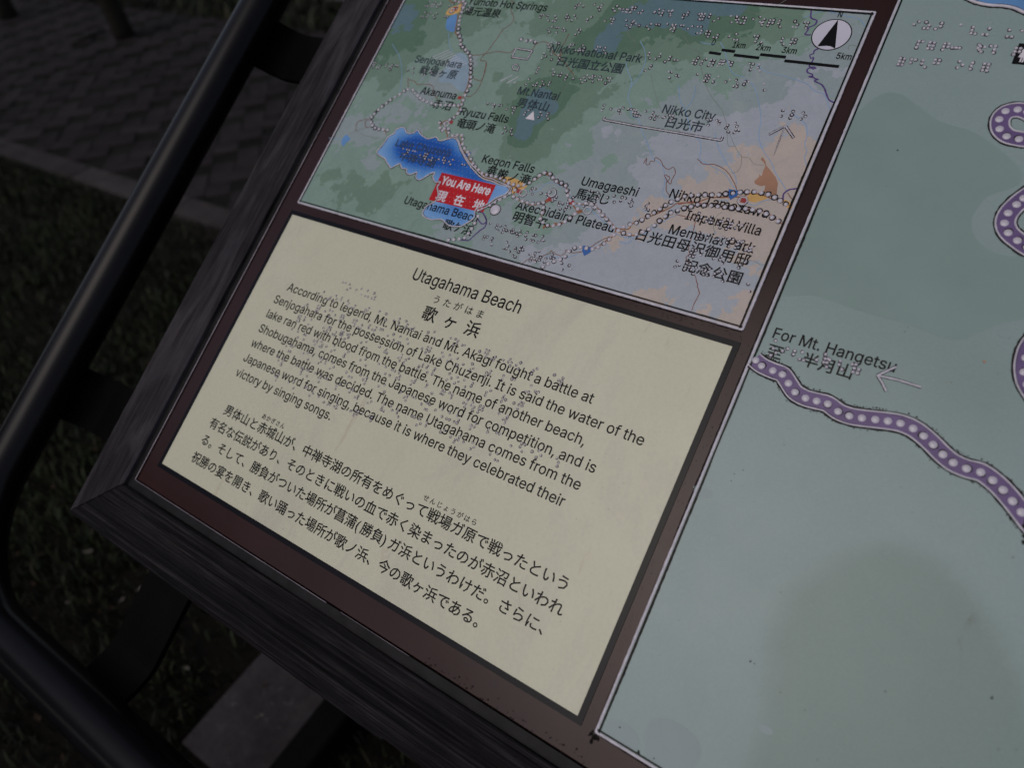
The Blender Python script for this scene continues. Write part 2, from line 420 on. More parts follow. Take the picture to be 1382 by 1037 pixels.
# grass blades
def blades(n, x0, x1, y0, y1, h, name, label, keep=lambda x, y: True, lean=.7, wd_=.0019):
    X = rng.uniform(x0, x1, n); Y = rng.uniform(y0, y1, n)
    k = np.array([keep(a, b_) for a, b_ in zip(X, Y)]); X = X[k]; Y = Y[k]; n = len(X)
    H = h * rng.uniform(.35, 1.25, n); th = rng.uniform(0, 2 * math.pi, n); ln = lean * H * rng.uniform(.2, 1.6, n); w_ = wd_ * rng.uniform(.6, 1.4, n)
    dx, dy = np.cos(th), np.sin(th)
    V = np.zeros((n, 5, 3))
    V[:, 0] = np.stack([X - dy * w_, Y + dx * w_, np.full(n, -.01)], 1); V[:, 1] = np.stack([X + dy * w_, Y - dx * w_, np.full(n, -.01)], 1)
    mx, my = X + dx * ln * .35, Y + dy * ln * .35
    V[:, 2] = np.stack([mx + dy * w_ * .8, my - dx * w_ * .8, H * .62], 1); V[:, 3] = np.stack([mx - dy * w_ * .8, my + dx * w_ * .8, H * .62], 1)
    V[:, 4] = np.stack([X + dx * ln, Y + dy * ln, H], 1)
    me = bpy.data.meshes.new(name)
    idx = np.arange(n)[:, None] * 5
    me.vertices.add(n * 5); me.vertices.foreach_set('co', V.ravel())
    loops = np.concatenate([idx + np.array([0, 1, 2, 3]), idx + np.array([3, 2, 4])], 1).ravel()
    me.loops.add(n * 7); me.loops.foreach_set('vertex_index', loops)
    ls = np.stack([np.arange(n) * 7, np.arange(n) * 7 + 4], 1).ravel()
    me.polygons.add(2 * n); me.polygons.foreach_set('loop_start', ls)
    me.update(calc_edges=True); me.validate(); me.materials.append(MAT['blades'])
    o = bpy.data.objects.new(name, me); col.objects.link(o); tag(o, label, kind='stuff'); return o
SLAB = (-.327, -.10, -.147, .60)
def lawn_keep(x, y):
    if SLAB[0] - .01 < x < SLAB[1] + .01 and SLAB[2] - .01 < y < SLAB[3]: return False
    bare = math.sin(x * 5.3 + 2 * math.sin(y * 4.1)) * math.cos(y * 6.1 + x * 1.7)
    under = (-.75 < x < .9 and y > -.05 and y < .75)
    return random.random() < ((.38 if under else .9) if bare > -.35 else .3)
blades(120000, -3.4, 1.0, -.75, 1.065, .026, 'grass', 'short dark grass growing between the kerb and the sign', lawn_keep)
blades(16000, -8.5, -1.0, PAVE_Y1 + .01, 5.2, .06, 'far_grass', 'dark grass strip beyond the paving', lambda x, y: not (-3.78 < x < -.97 and 3.37 < y), wd_=.006)

# fallen leaves and bits of litter in the grass
def litter(n, name, mat, label, x0, x1, y0, y1, s0, s1):
    mb = MB()
    for _ in range(n):
        x_, y_ = random.uniform(x0, x1), random.uniform(y0, y1)
        s_ = random.uniform(s0, s1); a = random.uniform(0, 6.28); z = random.uniform(.006, .03); q = random.uniform(-.4, .4)
        pts = []
        for k in range(8):
            f = 2 * math.pi * k / 8; r_ = s_ * (1 if k % 4 == 0 else .55) * random.uniform(.75, 1.15)
            lx, ly = r_ * math.cos(f), .6 * r_ * math.sin(f)
            pts.append((x_ + lx * math.cos(a) - ly * math.sin(a), y_ + lx * math.sin(a) + ly * math.cos(a), z + ly * q + abs(lx) * .3))
        c_ = (x_, y_, z - .002)
        mb.add([c_] + pts, [(0, 1 + k, 1 + (k + 1) % 8) for k in range(8)])
    tag(mb.build(name, mat), label, kind='stuff')
litter(260, 'fallen_leaves', MAT['leaf_brown'], 'small brown leaves lying in the grass under the sign', -1.6, .9, -.5, 1.05, .004, .013)
litter(60, 'leaf_litter', MAT['leaf_pale'], 'pale leaf scraps and grit scattered below the corner of the sign', -1.1, -.2, -.1, .7, .004, .012)
lf = MB(); gx, gy = on_ground(224, 62)
lf.add([(gx - .03, gy, .012), (gx, gy - .022, .016), (gx + .035, gy, .014), (gx, gy + .02, .020)], [(0, 1, 2, 3)])
tag(lf.build('fallen_leaf', MAT['leaf_brown']), 'single fallen brown leaf lying on the paving', 'leaf')

# concrete footing slab below the sign
sb = MB(); sb.box(*SLAB, -.1, .012, .006)
tag(sb.build('footing_slab', MAT['slab_concrete']), 'speckled grey concrete slab in the grass below the sign', 'concrete slab')

# two round timber posts on the paving
def post(px, py, r_, label, hh, grp):
    gx, gy = on_ground(px, py)
    e = bpy.data.objects.new('timber_post', None); col.objects.link(e); e.location = (gx, gy + r_, 0)
    mb = MB(); rr = [r_ * 1.12, r_ * 1.04, r_, r_ * .98, r_ * .96, r_ * .8]
    mb.tube([(0.004 * math.sin(i * 2), 0, z) for i, z in enumerate((-.03, .06, .25, .5, hh - .02, hh))], rr, 20)
    mb.build('shaft', MAT['dark_timber'], e, True)
    mb = MB(); mb.tube([(0, 0, hh * .72), (0, 0, hh * .78)], r_ * 1.03, 20); mb.build('band', MAT['bracket_steel'], e, True)
    tag(e, label, 'post', grp)
post(158, 54, .060, 'dark round timber post standing on the paving, the nearer to the black guard tube', .85, 'timber posts on the paving')
post(2, 27, .062, 'dark round timber post in the top left corner, cut by the picture edge', .85, 'timber posts on the paving')
st = MB(); a_ = on_ground(97, 61); b_ = on_ground(142, 42)
st.tube([(a_[0], a_[1], .008), ((a_[0] + b_[0]) / 2, (a_[1] + b_[1]) / 2 + .01, .012), (b_[0], b_[1], .008)], [.007, .010, .006], 8)
tag(st.build('fallen_stick', MAT['dark_timber'], None, True), 'thin dark stick lying on the paving at the foot of the post', 'stick')

# ================================================================== THE SIGN
board = bpy.data.objects.new('information_board', None); col.objects.link(board); board.location = (.5, .25, 0)
tag(board, 'tilted tactile information board in a weathered wooden frame with a black guard tube round it', 'information board')
BM = Matrix.Translation((-.5, -.25, 0)) @ BOARD_M
def part(mb, name, mat, smooth=False):
    o = mb.build(name, mat, board, smooth); o.matrix_local = BM; return o
def sub(mb, name, mat, parent, smooth=False, kind=None):
    o = mb.build(name, mat, parent, smooth)
    if kind: o['kind'] = kind
    return o

U0, U1, V0, V1 = -.0200, 1.150, -.0235, .660          # brown enamel face
# backboard
mb = MB(); mb.box(U0, U1, V0, V1, -.012, 0, .0006); part(mb, 'backboard', MAT['brown'])
# dark edge strip round the face with a thin bright lip
I0, I1, J0, J1 = -.0275, 1.158, -.0318, .668
S = MB(); S.prism([(I0, J0), (I1, J0), (U1 - .001, V0 - .0008), (U0 - .0008, V0 - .0008)], -.014, .0006); part(S, 'edge_strip', MAT['strip_metal'])
S = MB(); S.prism([(I0, J0 + .0004), (U0 - .0008, V0 - .0004), (U0 - .0008, V1 + .0008), (I0, J1)], -.014, .0005); part(S, 'edge_strip', MAT['strip_metal'])
S = MB(); S.prism([(I1, J0 + .0004), (I1, J1), (U1 + .0008, V1 + .0008), (U1 + .0008, V0)], -.014, .0005); part(S, 'edge_strip', MAT['strip_metal'])
S = MB(); S.prism([(I0, J1 + .0004), (U0, V1 + .0012), (U1, V1 + .0012), (I1, J1 + .0004)], -.014, .0005); part(S, 'edge_strip', MAT['strip_metal'])
# highlight along the panel's lip, painted as a thin pale strip
def highlight_strip(p0, p1, nrm, chance, name='lip_highlight', wdt=.0009):
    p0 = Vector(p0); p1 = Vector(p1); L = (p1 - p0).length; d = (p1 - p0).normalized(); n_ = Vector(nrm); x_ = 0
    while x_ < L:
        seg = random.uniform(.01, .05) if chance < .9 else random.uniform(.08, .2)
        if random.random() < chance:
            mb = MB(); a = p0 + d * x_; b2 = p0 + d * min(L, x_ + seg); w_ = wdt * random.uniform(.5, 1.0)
            mb.add([(a.x, a.y, .0013), (b2.x, b2.y, .0013), (b2.x + n_.x * w_, b2.y + n_.y * w_, .0012), (a.x + n_.x * w_, a.y + n_.y * w_, .0012)], [(0, 1, 2, 3)]); part(mb, name, MAT['edge_highlight'])
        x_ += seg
highlight_strip((U0 - .0006, V0), (U0 - .0006, V1), (1, 0), 1.1)
highlight_strip((U0, V0 - .0008), (.22, V0 - .0008), (0, 1), 1.1, wdt=.0005)
highlight_strip((.235, V0 - .0008), (.30, V0 - .0008), (0, 1), 1.1, wdt=.0003)

# wooden frame rails, mitred, grooved by weather
FO = (-.0754, 1.206, -.0800, .716); FI = (-.0275, 1.158, -.0318, .668); WT = .005
def rail(side, mat, rough_amp, nL, nC, label=None):
    o0, o1, q0, q1 = FO; i0, i1, j0, j1 = FI
    if side == 'bottom': A, B_, C_, D_ = (o0, q0), (o1, q0), (i1, j0), (i0, j0)
    elif side == 'left': A, B_, C_, D_ = (o0, q1), (o0, q0), (i0, j0), (i0, j1)
    elif side == 'top': A, B_, C_, D_ = (o1, q1), (o0, q1), (i0, j1), (i1, j1)
    else: A, B_, C_, D_ = (o1, q0), (o1, q1), (i1, j1), (i1, j0)
    A, B_, C_, D_ = map(np.array, (A, B_, C_, D_))
    g = .0006; dirL = (B_ - A) / np.linalg.norm(B_ - A)
    s_ = np.linspace(0, 1, nL); c_ = np.linspace(0, 1, nC)
    grooves = rng.normal(0, 1, (8, nC + 1)).cumsum(axis=1) * 0
    Vt = []
    ph = rng.uniform(0, 6.28, 12); fr = rng.uniform(20, 170, 12); am = 1 / (fr / 20) ** .55; dr = rng.uniform(-2.5, 2.5, 12)
    for i, a in enumerate(s_):
        lo_ = A + (B_ - A) * a; hi_ = D_ + (C_ - D_) * a
        for j, c in enumerate(c_):
            p = lo_ * (1 - c) + hi_ * c
            x_ = p @ dirL
            zz = sum(am[k] * math.sin(fr[k] * c + ph[k] + dr[k] * math.sin(x_ * (1.5 + k * .4) + k)) for k in range(12)) / 4
            z = WT + rough_amp * (zz - .4)
            e = 0
            if j == 0: z -= .0022; e = random.uniform(-.0004, .0004)
            if j == 1: z -= .0006
            if j == nC - 1: z -= .0008
            if side == 'bottom' and j < 4:
                # chipped notch on the outer edge
                d_ = (x_ - (-FO[0]) * 0 - .325) / .018
                chip = max(0, 1 - d_ * d_) * (1 - j / 4)
                z -= .010 * chip; e += .010 * chip * random.uniform(.6, 1.1)
            nd = np.array([-dirL[1], dirL[0]])
            q = p + nd * e
            Vt.append((q[0], q[1], z))
    nv = len(Vt); Fc = []
    for i in range(nL - 1):
        for j in range(nC - 1):
            a = i * nC + j; Fc.append((a, a + nC, a + nC + 1, a + 1))
    # sides down to the back
    ring = [i * nC for i in range(nL)] + [(nL - 1) * nC + j for j in range(1, nC)] + [i * nC + nC - 1 for i in range(nL - 2, -1, -1)] + [j for j in range(nC - 2, 0, -1)]
    low = []
    for r_ in ring:
        x_, y_, z = Vt[r_]; low.append(len(Vt)); Vt.append((x_, y_, -.034))
    for k in range(len(ring)):
        l = (k + 1) % len(ring); Fc.append((ring[k], low[k], low[l], ring[l]))
    Fc.append(tuple(low[::-1]))
    # orient outward (top faces towards +w)
    mb = MB(); mb.V = Vt; mb.F = [tuple(reversed(f)) for f in Fc]
    # pull the mitre ends 0.6 mm apart
    o = part(mb, 'wooden_rail', MAT[mat], False)
    me = o.data
    ctr = (A + B_ + C_ + D_) / 4
    for v_ in me.vertices:
        x_, y_ = v_.co.x, v_.co.y
        v_.co.x = x_ - dirL[0] * g * (1 if (np.array([x_, y_]) - ctr) @ dirL > 0 else -1)
        v_.co.y = y_ - dirL[1] * g * (1 if (np.array([x_, y_]) - ctr) @ dirL > 0 else -1)
    if label: o['label'] = label
    return o
rail('bottom', 'grooved_rail', .0013, 420, 60, 'dark bottom rail with deep weathered grooves')
rail('left', 'weathered_rail', .00035, 160, 24, 'greyer left rail with pale worn patches')
rail('top', 'grooved_rail', .0006, 60, 20); rail('right', 'weathered_rail', .0003, 60, 16)
mb = MB(); mb.box(-.06, 1.19, -.062, .70, -.046, -.0345); part(mb, 'back_panel', MAT['bracket_steel'])

# guard tube: rounded loop in the plane of the face
TU0, TU1, TV0, TV1, TR, TW = -.196, 1.326, -.200, .836, .118, -.002
loop = []
for cx, cy, a0 in ((TU1 - TR, TV1 - TR, 0), (TU0 + TR, TV1 - TR, 90), (TU0 + TR, TV0 + TR, 180), (TU1 - TR, TV0 + TR, 270)):
    for k in range(13):
        a = math.radians(a0 + 90 * k / 12); loop.append((cx + TR * math.cos(a), cy + TR * math.sin(a), TW))
full = []
for i, p in enumerate(loop):
    q = loop[(i + 1) % len(loop)]; d_ = math.dist(p, q); k_ = max(1, int(d_ / .08))
    for s_ in range(k_): full.append(tuple(p[c] + (q[c] - p[c]) * s_ / k_ for c in range(3)))
mb = MB(); mb.tube(full, .0218, 28, closed=True); tube = part(mb, 'guard_tube', MAT['tube_paint'], True)
# dried splashes on the tube
mb = MB()
for (px, py, r_) in ((30, 894, .0028), (42, 902, .0011)):
    u_, v_ = on_board(px, py); c_ = (u_ * .96 + .52 * .04, v_ * .96 + .11 * .04, .017)
    mb.add([(c_[0] + r_ * math.cos(k) * random.uniform(.6, 1), c_[1] + .6 * r_ * math.sin(k) * random.uniform(.6, 1.2), c_[2]) for k in np.linspace(0, 5.5, 8)], [tuple(range(8))])

# flat steel brackets from the tube to the back of the frame
def bracket(prof, a0, a1, axis):
    """prof: list of (s, w) across; a0..a1: extent along the tube; axis 'u' when the bracket runs along u"""
    th = .0055; mb = MB(); n = len(prof); V_ = []
    for i, (s_, w_) in enumerate(prof):
        p, q = prof[max(0, i - 1)], prof[min(n - 1, i + 1)]
        d_ = Vector((q[0] - p[0], q[1] - p[1])).normalized(); nn = Vector((-d_.y, d_.x)) * th / 2
        for sx, sw in ((s_ + nn.x, w_ + nn.y), (s_ - nn.x, w_ - nn.y)):
            for a in (a0, a1):
                V_.append((sx, a, sw) if axis == 'u' else (a, sx, sw))
    Fc = []
    for i in range(n - 1):
        a = i * 4; b2 = a + 4
        Fc += [(a, a + 1, b2 + 1, b2), (a + 2, b2 + 2, b2 + 3, a + 3), (a, b2, b2 + 2, a + 2), (a + 1, a + 3, b2 + 3, b2 + 1)]
    Fc += [(0, 2, 3, 1), (4 * n - 4, 4 * n - 3, 4 * n - 1, 4 * n - 2)]
    mb.add(V_, Fc); return part(mb, 'bracket', MAT['bracket_steel'])
def arc_prof(t0, inner, sgn):
    """from under the tube centre t0, curving down and in towards the frame"""
    pr = [(t0 - sgn * .006, TW - .020), (t0 + sgn * .004, TW - .0275)]
    for k in range(1, 7):
        a = k / 6; pr.append((t0 + sgn * (.004 + .036 * a), TW - .0275 - .0165 * math.sin(a * math.pi / 2)))
    pr.append((inner, TW - .044)); return pr
for v0 in (-.021, .416): bracket(arc_prof(TU0, -.02, 1), v0, v0 + .058, 'u')
for u0 in (0.000, .50, 1.05): bracket(arc_prof(TV0, -.02, 1), u0, u0 + .058, 'v')
for v0 in (-.021, .416): bracket(arc_prof(TU1, 1.15, -1), v0, v0 + .058, 'u')
for u0 in (.30, .78): bracket(arc_prof(TV1, .66, -1), u0, u0 + .058, 'v')

# steel stand: foot beam and column at each side, in world axes under the board
def stand(x0, x1):
    mb = MB(); mb.box(x0, x1, -.40, .72, .02, .085, .004)
    o = mb.build('stand_foot', MAT['bracket_steel'], board); o.matrix_local = Matrix.Translation((-.5, -.25, 0))
    mb = MB(); mb.box(x0 + .004, x1 - .004, .22, .30, .0855, .862)
    o = mb.build('stand_column', MAT['bracket_steel'], board); o.matrix_local = Matrix.Translation((-.5, -.25, 0))
stand(-.118, -.062 + .0)
stand(1.04, 1.10)

